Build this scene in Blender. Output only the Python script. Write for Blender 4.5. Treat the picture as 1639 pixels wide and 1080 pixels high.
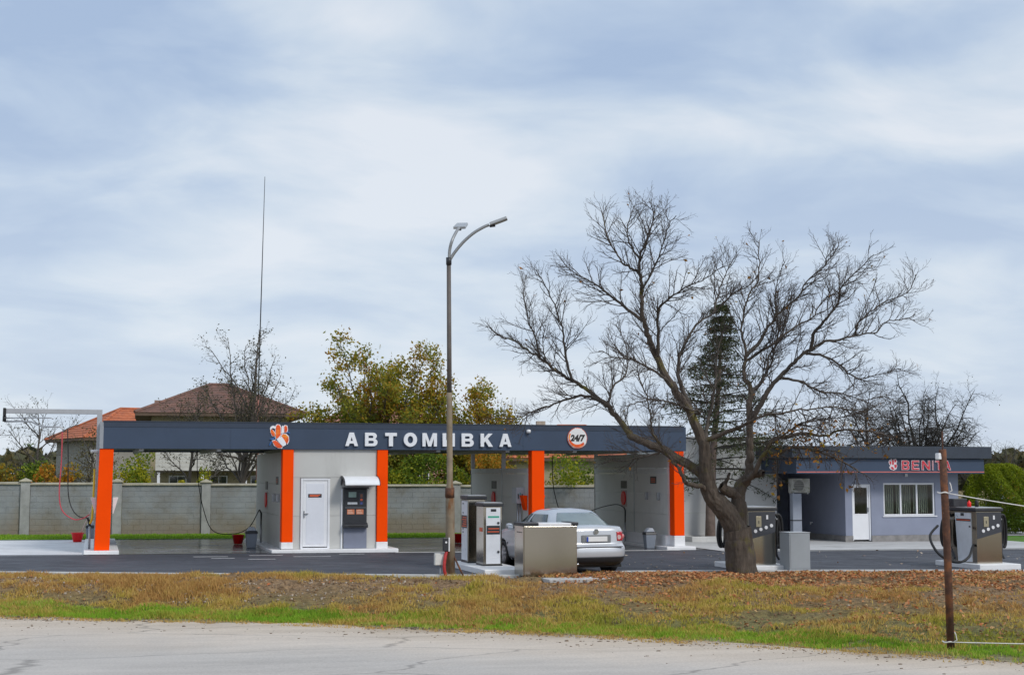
import bpy, bmesh, math, random
import numpy as np
from mathutils import Vector, Matrix

for o in list(bpy.data.objects):
    bpy.data.objects.remove(o)
SC = bpy.context.scene
COL = SC.collection
rad = math.radians

# ------------------------------------------------------------------ camera
F_PX, CXP, CYP = 2300.0, 819.5, 540.0
PITCH = math.atan(216 / F_PX)
YAW = math.atan(670 / math.hypot(216, F_PX))
CAM = Vector((0, 0, 2.2))
cd = bpy.data.cameras.new("camera")
cd.sensor_width = 36.0
cd.lens = 36.0 * F_PX / 1639.0
cd.clip_end = 3000
cam = bpy.data.objects.new("camera", cd)
COL.objects.link(cam)
cam.location = CAM
cam.rotation_euler = (math.pi / 2 + PITCH, 0, -YAW)
SC.camera = cam

# ------------------------------------------------------------------ sky and light
SUN_EL, SUN_AZ = rad(40), rad(150)      # azimuth clockwise from +Y: behind the camera, to the right
world = bpy.data.worlds.new("World")
SC.world = world
world.use_nodes = True
nt = world.node_tree
nt.nodes.clear()
def wn(t, **k):
    n = nt.nodes.new(t)
    for a, b in k.items():
        setattr(n, a, b)
    return n
wout = wn("ShaderNodeOutputWorld")
wbg = wn("ShaderNodeBackground")
wbg.inputs["Strength"].default_value = 0.1
sky = wn("ShaderNodeTexSky", sky_type='NISHITA', sun_disc=False, sun_elevation=SUN_EL, sun_rotation=SUN_AZ)
tc = wn("ShaderNodeTexCoord")
sep = wn("ShaderNodeSeparateXYZ")
nt.links.new(tc.outputs["Generated"], sep.inputs[0])
zc = wn("ShaderNodeMath", operation='MAXIMUM'); zc.inputs[1].default_value = 0.0
nt.links.new(sep.outputs["Z"], zc.inputs[0])
zo = wn("ShaderNodeMath", operation='ADD'); zo.inputs[1].default_value = 0.26
nt.links.new(zc.outputs[0], zo.inputs[0])
def wdiv(a):
    d = wn("ShaderNodeMath", operation='DIVIDE')
    nt.links.new(sep.outputs[a], d.inputs[0]); nt.links.new(zo.outputs[0], d.inputs[1])
    return d.outputs[0]
cmb = wn("ShaderNodeCombineXYZ")
nt.links.new(wdiv("X"), cmb.inputs[0]); nt.links.new(wdiv("Y"), cmb.inputs[1])
def wnoise(scale, detail, rough, dist, off, stretch=(1, 1, 1), rot=0):
    m = wn("ShaderNodeMapping")
    m.inputs["Location"].default_value = off
    m.inputs["Scale"].default_value = stretch
    m.inputs["Rotation"].default_value = (0, 0, rot)
    nt.links.new(cmb.outputs[0], m.inputs[0])
    n = wn("ShaderNodeTexNoise")
    n.inputs["Scale"].default_value = scale; n.inputs["Detail"].default_value = detail
    n.inputs["Roughness"].default_value = rough; n.inputs["Distortion"].default_value = dist
    nt.links.new(m.outputs[0], n.inputs[0])
    return n.outputs["Fac"]
n1 = wnoise(0.95, 6, 0.5, 0.35, (5.3, 0.4, 0), (1, 1.15, 1), 0.28)
n2 = wnoise(2.9, 7, 0.52, 0.4, (7.4, 2.2, 0), (1, 1.4, 1), 0.28)
mx = wn("ShaderNodeMath", operation='MULTIPLY_ADD'); mx.inputs[1].default_value = 0.62
nt.links.new(n2, mx.inputs[0]); nt.links.new(n1, mx.inputs[2])
cr = wn("ShaderNodeValToRGB")
els = cr.color_ramp.elements
els[0].position = 0.64; els[0].color = (0.385, 0.495, 0.68, 1)
els[1].position = 0.95; els[1].color = (0.74, 0.785, 0.85, 1)
e = els.new(0.745); e.color = (0.475, 0.58, 0.735, 1)
e = els.new(0.84); e.color = (0.60, 0.685, 0.79, 1)
nt.links.new(mx.outputs[0], cr.inputs[0])
# the lower sky is paler: thicker air toward the horizon, all round
hz = wn("ShaderNodeMapRange"); hz.inputs["From Min"].default_value = 0.0; hz.inputs["From Max"].default_value = 0.26
hz.inputs["To Min"].default_value = 0.6; hz.inputs["To Max"].default_value = 0.0
nt.links.new(zc.outputs[0], hz.inputs[0])
hm = wn("ShaderNodeMix", data_type='RGBA')
nt.links.new(hz.outputs[0], hm.inputs[0]); nt.links.new(cr.outputs[0], hm.inputs[6])
hm.inputs[7].default_value = (0.72, 0.785, 0.865, 1)
sc10 = wn("ShaderNodeVectorMath", operation='SCALE'); sc10.inputs[3].default_value = 8.7
nt.links.new(hm.outputs[2], sc10.inputs[0])
fm = wn("ShaderNodeMix", data_type='RGBA'); fm.inputs[0].default_value = 0.93
nt.links.new(sky.outputs[0], fm.inputs[6]); nt.links.new(sc10.outputs[0], fm.inputs[7])
nt.links.new(fm.outputs[2], wbg.inputs[0]); nt.links.new(wbg.outputs[0], wout.inputs[0])

sd = bpy.data.lights.new("sun", 'SUN')
sd.energy = 1.5; sd.angle = rad(14); sd.color = (1.0, 0.96, 0.9)
sun = bpy.data.objects.new("sun", sd); COL.objects.link(sun)
sun.location = (20, -20, 30)
sv = Vector((math.sin(SUN_AZ) * math.cos(SUN_EL), math.cos(SUN_AZ) * math.cos(SUN_EL), math.sin(SUN_EL)))
sun.rotation_euler = (-sv).to_track_quat('-Z', 'Y').to_euler()
SC.view_settings.view_transform = 'Standard'
SC.view_settings.look = 'None'
SC.view_settings.gamma = 1.0
SC.view_settings.exposure = 0.28
SC.view_settings.use_curve_mapping = False

# ------------------------------------------------------------------ pixel -> place
FW = Vector((math.sin(YAW) * math.cos(PITCH), math.cos(YAW) * math.cos(PITCH), math.sin(PITCH)))
RT = Vector((math.cos(YAW), -math.sin(YAW), 0))
UP = RT.cross(FW)
TILT = 0.0075                       # the whole site falls gently toward +X
def ray(x, y):
    return FW + RT * ((x - CXP) / F_PX) + UP * ((CYP - y) / F_PX)
def plane(x, y, n, c):
    d = ray(x, y); n = Vector(n)
    return CAM + d * ((c - n.dot(CAM)) / n.dot(d))
def G(x, y, z0=0.0):                # the site's ground plane, z0 above it
    return plane(x, y, (TILT, 0, 1), z0)
def VY(x, y, sy):
    return plane(x, y, (0, 1, 0), sy)
def AT(x, y, depth):
    return CAM + ray(x, y) * depth
def gz(x, y=0):
    return -TILT * max(-40.0, min(70.0, x))

# ------------------------------------------------------------------ materials
MATS = {}
def mat(name, col, rough=0.7, metal=0.0, var=0.12, scale=4.0, bump=0.0, bscale=40.0, col2=None, f2=(0.5, 0.68),
        s2=2.0, stretch=(1, 1, 1), stretch2=(1, 1, 1), ior=None, coat=0.0, rvar=0.0, trans=0.0, emit=None, aniso=0.0):
    if name in MATS:
        return MATS[name]
    m = bpy.data.materials.new(name); m.use_nodes = True
    t = m.node_tree; N = t.nodes; L = t.links
    p = N["Principled BSDF"]
    p.inputs["Roughness"].default_value = rough; p.inputs["Metallic"].default_value = metal
    if ior: p.inputs["IOR"].default_value = ior
    p.inputs["Coat Weight"].default_value = coat
    p.inputs["Coat Roughness"].default_value = 0.06
    p.inputs["Transmission Weight"].default_value = trans
    if emit:
        p.inputs["Emission Color"].default_value = (*emit[:3], 1); p.inputs["Emission Strength"].default_value = emit[3]
    tcn = N.new("ShaderNodeTexCoord"); oi = N.new("ShaderNodeObjectInfo")
    ad = N.new("ShaderNodeVectorMath"); ad.operation = 'MULTIPLY_ADD'
    ad.inputs[1].default_value = (17, 17, 17)
    L.new(oi.outputs["Random"], ad.inputs[0]); L.new(tcn.outputs["Object"], ad.inputs[2])
    def noi(sc, det, st, rg=0.6):
        mp = N.new("ShaderNodeMapping"); mp.inputs["Scale"].default_value = st
        L.new(ad.outputs[0], mp.inputs[0])
        n = N.new("ShaderNodeTexNoise"); n.inputs["Scale"].default_value = sc; n.inputs["Detail"].default_value = det
        n.inputs["Roughness"].default_value = rg
        L.new(mp.outputs[0], n.inputs[0]); return n.outputs["Fac"]
    c = (*col, 1)
    if var > 0:
        f = noi(scale, 6, stretch)
        mr = N.new("ShaderNodeMapRange"); mr.inputs["From Min"].default_value = 0.3; mr.inputs["From Max"].default_value = 0.7
        mr.inputs["To Min"].default_value = 1 - var; mr.inputs["To Max"].default_value = 1 + var
        L.new(f, mr.inputs[0])
        sm = N.new("ShaderNodeVectorMath"); sm.operation = 'SCALE'; sm.inputs[0].default_value = col
        L.new(mr.outputs[0], sm.inputs[3]); src = sm.outputs[0]
        if rvar:
            m2 = N.new("ShaderNodeMapRange"); m2.inputs["From Min"].default_value = 0.3; m2.inputs["From Max"].default_value = 0.7
            m2.inputs["To Min"].default_value = max(0.02, rough - rvar); m2.inputs["To Max"].default_value = min(1, rough + rvar)
            L.new(noi(scale * 1.7, 5, stretch), m2.inputs[0]); L.new(m2.outputs[0], p.inputs["Roughness"])
    else:
        rg = N.new("ShaderNodeRGB"); rg.outputs[0].default_value = c; src = rg.outputs[0]
    if col2:
        f = noi(s2, 8, stretch2, 0.65)
        mr = N.new("ShaderNodeMapRange"); mr.inputs["From Min"].default_value = f2[0]; mr.inputs["From Max"].default_value = f2[1]
        L.new(f, mr.inputs[0])
        mi = N.new("ShaderNodeMix"); mi.data_type = 'RGBA'
        L.new(mr.outputs[0], mi.inputs[0]); L.new(src, mi.inputs[6]); mi.inputs[7].default_value = (*col2, 1)
        src = mi.outputs[2]
    L.new(src, p.inputs["Base Color"])
    if bump:
        b = N.new("ShaderNodeBump"); b.inputs["Strength"].default_value = bump; b.inputs["Distance"].default_value = 0.02
        L.new(noi(bscale, 6, stretch), b.inputs["Height"]); L.new(b.outputs[0], p.inputs["Normal"])
    MATS[name] = m
    return m

def leaf_mat(name, cols, transl=0.35, rough=0.6):
    """colour of each leaf from its own 'tint' value; thin leaves let some light through"""
    if name in MATS: return MATS[name]
    m = bpy.data.materials.new(name); m.use_nodes = True
    t = m.node_tree; N = t.nodes; L = t.links; N.clear()
    out = N.new("ShaderNodeOutputMaterial")
    at = N.new("ShaderNodeAttribute"); at.attribute_name = "tint"
    cr = N.new("ShaderNodeValToRGB"); el = cr.color_ramp.elements
    while len(el) < len(cols): el.new(0.5)
    for i, c in enumerate(cols):
        el[i].position = i / max(1, len(cols) - 1); el[i].color = (*c, 1)
    L.new(at.outputs["Fac"], cr.inputs[0])
    d = N.new("ShaderNodeBsdfPrincipled"); d.inputs["Roughness"].default_value = rough; d.inputs["Specular IOR Level"].default_value = 0.25
    tr = N.new("ShaderNodeBsdfTranslucent")
    mx = N.new("ShaderNodeMixShader"); mx.inputs[0].default_value = transl
    L.new(cr.outputs[0], d.inputs["Base Color"]); L.new(cr.outputs[0], tr.inputs[0])
    L.new(d.outputs[0], mx.inputs[1]); L.new(tr.outputs[0], mx.inputs[2]); L.new(mx.outputs[0], out.inputs[0])
    MATS[name] = m
    return m

# ------------------------------------------------------------------ mesh helpers
def link(name, me, m, parent=None, smooth=False, bevel=0.0):
    o = bpy.data.objects.new(name, me); COL.objects.link(o)
    if m: me.materials.append(m)
    if parent: o.parent = parent
    if smooth:
        me.polygons.foreach_set("use_smooth", [True] * len(me.polygons))
    if bevel:
        b = o.modifiers.new("bevel", 'BEVEL'); b.width = bevel; b.segments = 2; b.limit_method = 'ANGLE'; b.angle_limit = rad(40)
    return o
class MB:
    def __init__(s): s.v = []; s.f = []
    def add(s, vs, fs):
        n = len(s.v); s.v += [tuple(v) for v in vs]; s.f += [tuple(i + n for i in f) for f in fs]; return s
    def box(s, x0, x1, y0, y1, z0, z1):
        return s.add([(x0, y0, z0), (x1, y0, z0), (x1, y1, z0), (x0, y1, z0), (x0, y0, z1), (x1, y0, z1), (x1, y1, z1), (x0, y1, z1)],
                     [(0, 3, 2, 1), (4, 5, 6, 7), (0, 1, 5, 4), (1, 2, 6, 5), (2, 3, 7, 6), (3, 0, 4, 7)])
    def hexa(s, b, t):        # two quads (bottom, top), same winding seen from above
        return s.add(list(b) + list(t), [(0, 3, 2, 1), (4, 5, 6, 7), (0, 1, 5, 4), (1, 2, 6, 5), (2, 3, 7, 6), (3, 0, 4, 7)])
    def prism(s, poly, y0, y1, axis='y'):
        n = len(poly)
        def P(a, b, c): return (a, c, b) if axis == 'y' else ((c, a, b) if axis == 'x' else (a, b, c))
        vs = [P(a, b, y0) for a, b in poly] + [P(a, b, y1) for a, b in poly]
        fs = [tuple(range(n)), tuple(range(2 * n - 1, n - 1, -1))] + [(i, n + i, n + (i + 1) % n, (i + 1) % n) for i in range(n)]
        return s.add(vs, fs)
    def tube(s, path, r, n=8, caps=True):
        path = [Vector(p) for p in path]; m = len(path)
        rr = r if isinstance(r, (list, tuple)) else [r] * m
        vs = []; u = None
        for i, p in enumerate(path):
            t = (path[min(i + 1, m - 1)] - path[max(i - 1, 0)]).normalized()
            if u is None:
                a = Vector((0, 0, 1)) if abs(t.z) < 0.9 else Vector((1, 0, 0))
                u = t.cross(a).normalized()
            else:
                u = (u - t * u.dot(t)).normalized()
            w = t.cross(u)
            for k in range(n):
                an = 2 * math.pi * k / n
                vs.append(p + (u * math.cos(an) + w * math.sin(an)) * rr[i])
        fs = [(i * n + k, i * n + (k + 1) % n, (i + 1) * n + (k + 1) % n, (i + 1) * n + k) for i in range(m - 1) for k in range(n)]
        if caps: fs += [tuple(range(n - 1, -1, -1)), tuple((m - 1) * n + k for k in range(n))]
        return s.add(vs, fs)
    def lathe(s, prof, n=20, c=(0, 0, 0)):
        vs = [(c[0] + r * math.cos(2 * math.pi * k / n), c[1] + r * math.sin(2 * math.pi * k / n), c[2] + z) for r, z in prof for k in range(n)]
        m = len(prof)
        fs = [(i * n + k, i * n + (k + 1) % n, (i + 1) * n + (k + 1) % n, (i + 1) * n + k) for i in range(m - 1) for k in range(n)]
        fs += [tuple(range(n - 1, -1, -1)), tuple((m - 1) * n + k for k in range(n))]
        return s.add(vs, fs)
    def disc(s, c, r, y0, y1, n=28):       # short cylinder along Y
        return s.prism([(c[0] + r * math.cos(2 * math.pi * k / n), c[1] + r * math.sin(2 * math.pi * k / n)) for k in range(n)], y0, y1)
    def build(s, name, m, parent=None, smooth=False, bevel=0.0):
        me = bpy.data.meshes.new(name); me.from_pydata(s.v, [], s.f); me.update()
        return link(name, me, m, parent, smooth, bevel)
def box(name, m, parent, x0, x1, y0, y1, z0, z1, bevel=0.0):
    return MB().box(x0, x1, y0, y1, z0, z1).build(name, m, parent, bevel=bevel)
def tag(o, label, cat, group=None, kind=None):
    if label: o["label"] = label
    if cat: o["category"] = cat
    if group: o["group"] = group
    if kind: o["kind"] = kind
    return o
def thing(name, label, cat, loc=(0, 0, 0), rotz=0.0, group=None):
    o = bpy.data.objects.new(name, None); COL.objects.link(o)
    o.empty_display_size = 0.2
    o.location = loc; o.rotation_euler = (0, 0, rotz)
    return tag(o, label, cat, group)
def struct(o):
    o["kind"] = "structure"; return o
def stuff(o):
    o["kind"] = "stuff"; return o
def copy_tree(o, parent=None):
    c = o.copy(); COL.objects.link(c); c.parent = parent
    for ch in list(o.children): copy_tree(ch, c)
    return c
def mesh_np(name, V, faces, m, parent=None, smooth=False, tint=None):
    """V (n,3); faces: list of int arrays (k,3) or (k,4)"""
    V = np.asarray(V, np.float32); me = bpy.data.meshes.new(name)
    me.vertices.add(len(V)); me.vertices.foreach_set("co", V.ravel())
    faces = [np.asarray(f, np.int32) for f in faces if len(f)]
    ls = np.concatenate([np.full(len(f), f.shape[1], np.int32) for f in faces])
    li = np.concatenate([f.ravel() for f in faces])
    me.loops.add(len(li)); me.loops.foreach_set("vertex_index", li)
    me.polygons.add(len(ls)); st = np.concatenate([[0], np.cumsum(ls)[:-1]]).astype(np.int32)
    me.polygons.foreach_set("loop_start", st)
    if tint is not None:
        a = me.attributes.new("tint", 'FLOAT', 'FACE'); a.data.foreach_set("value", np.asarray(tint, np.float32))
    me.update(calc_edges=True); me.validate()
    return link(name, me, m, parent, smooth)
def curve_mesh(name, contours, depth, m, parent, bevel=0.0):
    """flat outline(s) in local XZ, holes allowed, extruded along Y (front at -depth)"""
    cu = bpy.data.curves.new(name, 'CURVE'); cu.dimensions = '2D'; cu.fill_mode = 'BOTH'; cu.extrude = depth / 2
    cu.bevel_depth = bevel
    for c in contours:
        sp = cu.splines.new('POLY'); sp.points.add(len(c) - 1)
        for p, q in zip(sp.points, c): p.co = (q[0], q[1], 0, 1)
        sp.use_cyclic_u = True
    return curve_to(name, cu, depth, m, parent)
def curve_to(name, cu, depth, m, parent):
    ob = bpy.data.objects.new("tmp", cu)
    me = bpy.data.meshes.new_from_object(ob)
    bpy.data.objects.remove(ob); bpy.data.curves.remove(cu)
    me.transform(Matrix.Rotation(math.pi / 2, 4, 'X')); me.transform(Matrix.Translation((0, -depth / 2, 0)))
    me.name = name; me.materials.clear()
    return link(name, me, m, parent)
def text_mesh(name, body, size, depth, m, parent, bold=0.0, shear=0.0, sx=1.0):
    cu = bpy.data.curves.new(name, 'FONT'); cu.body = body; cu.size = size; cu.extrude = depth / 2; cu.offset = bold; cu.shear = shear
    o = curve_to(name, cu, depth, m, parent)
    o.data.transform(Matrix.Scale(sx, 4, (1, 0, 0)))
    return o
def ell(cx, cz, rx, rz, a0=0, a1=360, n=20):
    return [(cx + rx * math.cos(rad(a0 + (a1 - a0) * k / n)), cz + rz * math.sin(rad(a0 + (a1 - a0) * k / n))) for k in range(n + (0 if a1 - a0 == 360 else 1))]
# ------------------------------------------------------------------ palette
M_ASPH = mat("asphalt_new", (0.056, 0.06, 0.074), 0.72, var=0.3, scale=0.9, bump=0.35, bscale=160, col2=(0.085, 0.09, 0.105), f2=(0.52, 0.75), s2=0.45, stretch2=(0.35, 1.5, 1), rvar=0.18)
M_CONC = mat("concrete_light", (0.5, 0.5, 0.5), 0.85, var=0.12, scale=1.3, bump=0.15, bscale=60, col2=(0.36, 0.36, 0.355), f2=(0.5, 0.7), s2=0.8)
M_PAD = mat("concrete_pale_pad", (0.66, 0.67, 0.69), 0.6, var=0.08, scale=1.5, bump=0.1, bscale=50, col2=(0.52, 0.53, 0.55), f2=(0.5, 0.72), s2=0.9)
M_WET = mat("concrete_wet", (0.115, 0.118, 0.125), 0.16, var=0.3, scale=0.8, bump=0.08, bscale=30, col2=(0.25, 0.25, 0.26), f2=(0.52, 0.66), s2=0.9, stretch2=(0.4, 1.6, 1), rvar=0.1)
M_KERB = mat("kerb_concrete", (0.5, 0.5, 0.49), 0.85, var=0.18, scale=3, bump=0.15)
M_WHITE = mat("white_paint", (0.8, 0.8, 0.81), 0.5, var=0.05, scale=3, col2=(0.6, 0.6, 0.58), f2=(0.6, 0.82), s2=2.5)
M_PVC = mat("white_pvc", (0.78, 0.79, 0.82), 0.32, var=0.03)
M_ORANGE = mat("orange_panel", (1.0, 0.075, 0.0), 0.6, var=0.04, scale=1.5, ior=1.18)
M_NAVY = mat("navy_panel", (0.037, 0.061, 0.108), 0.5, var=0.12, scale=0.8, rvar=0.1)
M_PANEL = mat("sandwich_panel", (0.54, 0.54, 0.52), 0.45, var=0.05, scale=0.9, bump=0.02, bscale=8, col2=(0.44, 0.435, 0.41), f2=(0.55, 0.8), s2=1.3, stretch2=(1, 1, 0.25))
M_STEELPOST = mat("galvanised", (0.42, 0.43, 0.45), 0.42, metal=0.75, var=0.15, scale=6)
M_INOX = mat("stainless", (0.47, 0.435, 0.375), 0.15, metal=1.0, var=0.025, scale=1.2, bump=0.012, bscale=1.5)
M_DARK = mat("dark_plastic", (0.028, 0.03, 0.036), 0.45, var=0.15, scale=8)
M_BLACK = mat("black_rubber", (0.012, 0.012, 0.013), 0.55, var=0.2, scale=10)
M_RED = mat("red_plastic", (0.8, 0.012, 0.014), 0.4, var=0.08)
M_GREYPLASTIC = mat("grey_plastic", (0.22, 0.25, 0.3), 0.5, var=0.08)
M_RUST = mat("rust", (0.1, 0.045, 0.028), 0.85, var=0.4, scale=6, bump=0.5, bscale=40, col2=(0.2, 0.075, 0.03), f2=(0.5, 0.62), s2=6)
M_GLASS = mat("window_glass", (0.03, 0.038, 0.04), 0.06, var=0.3, scale=0.8, ior=1.9)
M_BLOCK = mat("grey_block", (0.27, 0.285, 0.295), 0.92, var=0.22, scale=2.2, bump=0.6, bscale=50, col2=(0.2, 0.195, 0.18), f2=(0.45, 0.65), s2=1.1)
_t = M_BLOCK.node_tree; _p = _t.nodes["Principled BSDF"]; _src = _p.inputs["Base Color"].links[0].from_socket   # soil splash low on the wall
_tc = _t.nodes.new("ShaderNodeTexCoord"); _sx = _t.nodes.new("ShaderNodeSeparateXYZ"); _t.links.new(_tc.outputs["Object"], _sx.inputs[0])
_nz = _t.nodes.new("ShaderNodeTexNoise"); _nz.inputs["Scale"].default_value = 1.1; _nz.inputs["Detail"].default_value = 8; _t.links.new(_tc.outputs["Object"], _nz.inputs[0])
_ma = _t.nodes.new("ShaderNodeMath"); _ma.operation = 'MULTIPLY_ADD'; _ma.inputs[1].default_value = -1.4; _t.links.new(_nz.outputs["Fac"], _ma.inputs[0]); _t.links.new(_sx.outputs["Z"], _ma.inputs[2])
_mr = _t.nodes.new("ShaderNodeMapRange"); _mr.inputs["From Min"].default_value = -0.65; _mr.inputs["From Max"].default_value = 0.25; _mr.inputs["To Min"].default_value = 0.8; _mr.inputs["To Max"].default_value = 0.0; _t.links.new(_ma.outputs[0], _mr.inputs[0])
_mi = _t.nodes.new("ShaderNodeMix"); _mi.data_type = 'RGBA'; _mi.inputs[7].default_value = (0.23, 0.185, 0.125, 1); _t.links.new(_mr.outputs[0], _mi.inputs[0]); _t.links.new(_src, _mi.inputs[6]); _t.links.new(_mi.outputs[2], _p.inputs["Base Color"])
M_COPE = mat("coping_weathered", (0.36, 0.33, 0.25), 0.9, var=0.25, scale=3, bump=0.4)
M_TEXTORANGE = mat("print_orange", (0.75, 0.13, 0.05), 0.5, var=0.1)

# ------------------------------------------------------------------ ground, berm, road
KX = [-400, -30, -1.91, 2.69, 7.32, 9.0, 10.4, 11.95, 16.49, 21.68, 60, 400]
KY = [60, 42.5, 33.77, 32.34, 31.11, 30.75, 31.05, 31.6, 31.15, 30.3, 24, 0]
RX = [-400, -60, -30, -10, -1.6, 2.91, 7.03, 10.53, 13.22, 16, 25, 40, 60, 400]
RY = [56, 50, 39.5, 32.3, 28.72, 26.71, 24.21, 21.46, 18.54, 15.5, 6, -9, -29, -370]
def yk(x): return np.interp(x, KX, KY)
def yr(x): return np.interp(x, RX, RY)
_rs = np.random.RandomState(3)
_T = _rs.rand(64, 64)
def vnoise(x, y, s):
    x = np.asarray(x) * s; y = np.asarray(y) * s
    xi = np.floor(x).astype(int); yi = np.floor(y).astype(int); fx = x - xi; fy = y - yi
    fx = fx * fx * (3 - 2 * fx); fy = fy * fy * (3 - 2 * fy)
    g = lambda a, b: _T[a % 64, b % 64]
    return (g(xi, yi) * (1 - fx) + g(xi + 1, yi) * fx) * (1 - fy) + (g(xi, yi + 1) * (1 - fx) + g(xi + 1, yi + 1) * fx) * fy
def fbm(x, y, s):
    return 0.5 * vnoise(x, y, s) + 0.3 * vnoise(x + 9, y + 4, s * 2.1) + 0.2 * vnoise(x + 3, y + 8, s * 4.3)
ROADZ = -0.5
def zside(x): return -TILT * np.clip(x, -40, 70)
def zground(x, y):
    x = np.asarray(x, float); y = np.asarray(y, float)
    a = yk(x); b = yr(x); t = (a - y) / np.maximum(a - b, 0.5)
    tt = np.clip((t - 0.22) / 0.66, 0, 1); p = tt * tt * (3 - 2 * tt)
    z = zside(x) + ROADZ * p - 0.012
    env = np.clip(t * 8, 0, 1) * np.clip((1 - t) * 5, 0, 1)
    z = z + env * (0.05 * (vnoise(x, y, 3.7) - 0.5) + 0.035 * (vnoise(x + 5, y, 7.1) - 0.5) + 0.2 * (fbm(x, y, 0.55) - 0.5) + 0.16 * (fbm(x, y, 1.7) - 0.5) + 0.02)
    z = z - 0.09 * np.clip(1 - (a - y) / 0.55, 0, 1)
    z = np.where(y > a - 0.02, zside(x) - 0.05, z)
    z = np.where(y < b + 0.02, zside(x) + ROADZ - 0.05, z)
    return z, t
def grid_mesh(name, xs, ys, zf, m, attrs=None, smooth=True):
    X, Y = np.meshgrid(xs, ys); Z = zf(X, Y)
    V = np.stack([X, Y, Z], -1).reshape(-1, 3); nx = len(xs)
    i, j = np.meshgrid(np.arange(nx - 1), np.arange(len(ys) - 1)); q = (j * nx + i).ravel()
    o = mesh_np(name, V, [np.stack([q, q + 1, q + nx + 1, q + nx], -1)], m, smooth=smooth)
    for k, A in (attrs or {}).items():
        at = o.data.attributes.new(k, 'FLOAT', 'POINT'); at.data.foreach_set("value", A(X, Y).astype(np.float32).ravel())
    return o
def ground_mat():
    m = bpy.data.materials.new("ground_soil_grass"); m.use_nodes = True
    t = m.node_tree; N = t.nodes; L = t.links; p = N["Principled BSDF"]; p.inputs["Roughness"].default_value = 0.95
    a = N.new("ShaderNodeAttribute"); a.attribute_name = "across"
    tc_ = N.new("ShaderNodeTexCoord")
    def noi(s, d=7):
        n = N.new("ShaderNodeTexNoise"); n.inputs["Scale"].default_value = s; n.inputs["Detail"].default_value = d; n.inputs["Roughness"].default_value = 0.65
        L.new(tc_.outputs["Object"], n.inputs[0]); return n.outputs["Fac"]
    ma = N.new("ShaderNodeMath"); ma.operation = 'MULTIPLY_ADD'; ma.inputs[1].default_value = 0.22
    L.new(noi(0.9), ma.inputs[0]); L.new(a.outputs["Fac"], ma.inputs[2])
    r = N.new("ShaderNodeValToRGB"); el = r.color_ramp.elements
    stops = [(0.10, (0.22, 0.17, 0.07)), (0.30, (0.25, 0.155, 0.07)), (0.48, (0.30, 0.19, 0.10)), (0.66, (0.24, 0.165, 0.065)),
             (0.80, (0.2, 0.175, 0.06)), (0.90, (0.18, 0.19, 0.05)), (1.02, (0.2, 0.19, 0.07)), (1.1, (0.42, 0.35, 0.26))]
    while len(el) < len(stops): el.new(0.5)
    for e_, (q, c) in zip(el, stops): e_.position = q / 1.2; e_.color = (*c, 1)
    sc_ = N.new("ShaderNodeMath"); sc_.operation = 'DIVIDE'; sc_.inputs[1].default_value = 1.2
    L.new(ma.outputs[0], sc_.inputs[0]); L.new(sc_.outputs[0], r.inputs[0])
    mr = N.new("ShaderNodeMapRange"); mr.inputs["From Min"].default_value = 0.3; mr.inputs["From Max"].default_value = 0.7
    mr.inputs["To Min"].default_value = 0.4; mr.inputs["To Max"].default_value = 1.55
    L.new(noi(9, 10), mr.inputs[0])
    vm = N.new("ShaderNodeVectorMath"); vm.operation = 'SCALE'
    L.new(r.outputs[0], vm.inputs[0]); L.new(mr.outputs[0], vm.inputs[3]); L.new(vm.outputs[0], p.inputs["Base Color"])
    b = N.new("ShaderNodeBump"); b.inputs["Strength"].default_value = 1.0; b.inputs["Distance"].default_value = 0.1
    L.new(noi(14), b.inputs["Height"]); L.new(b.outputs[0], p.inputs["Normal"])
    return m
xs = np.concatenate([np.linspace(-400, -8.5, 24), np.arange(-8, 30, 0.11), np.linspace(30.5, 400, 24)])
ys = np.concatenate([np.linspace(-300, 9.5, 18), np.arange(10, 36, 0.11), np.linspace(38, 900, 30)])
ground = struct(grid_mesh("ground", xs, ys, lambda X, Y: zground(X, Y)[0], ground_mat(),
                          {"across": lambda X, Y: np.where(Y > yk(X), 0.0, np.clip(zground(X, Y)[1], 0, 1.1))}))
ground["label"] = "rough grassy bank between the road and the paved forecourt"

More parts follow.
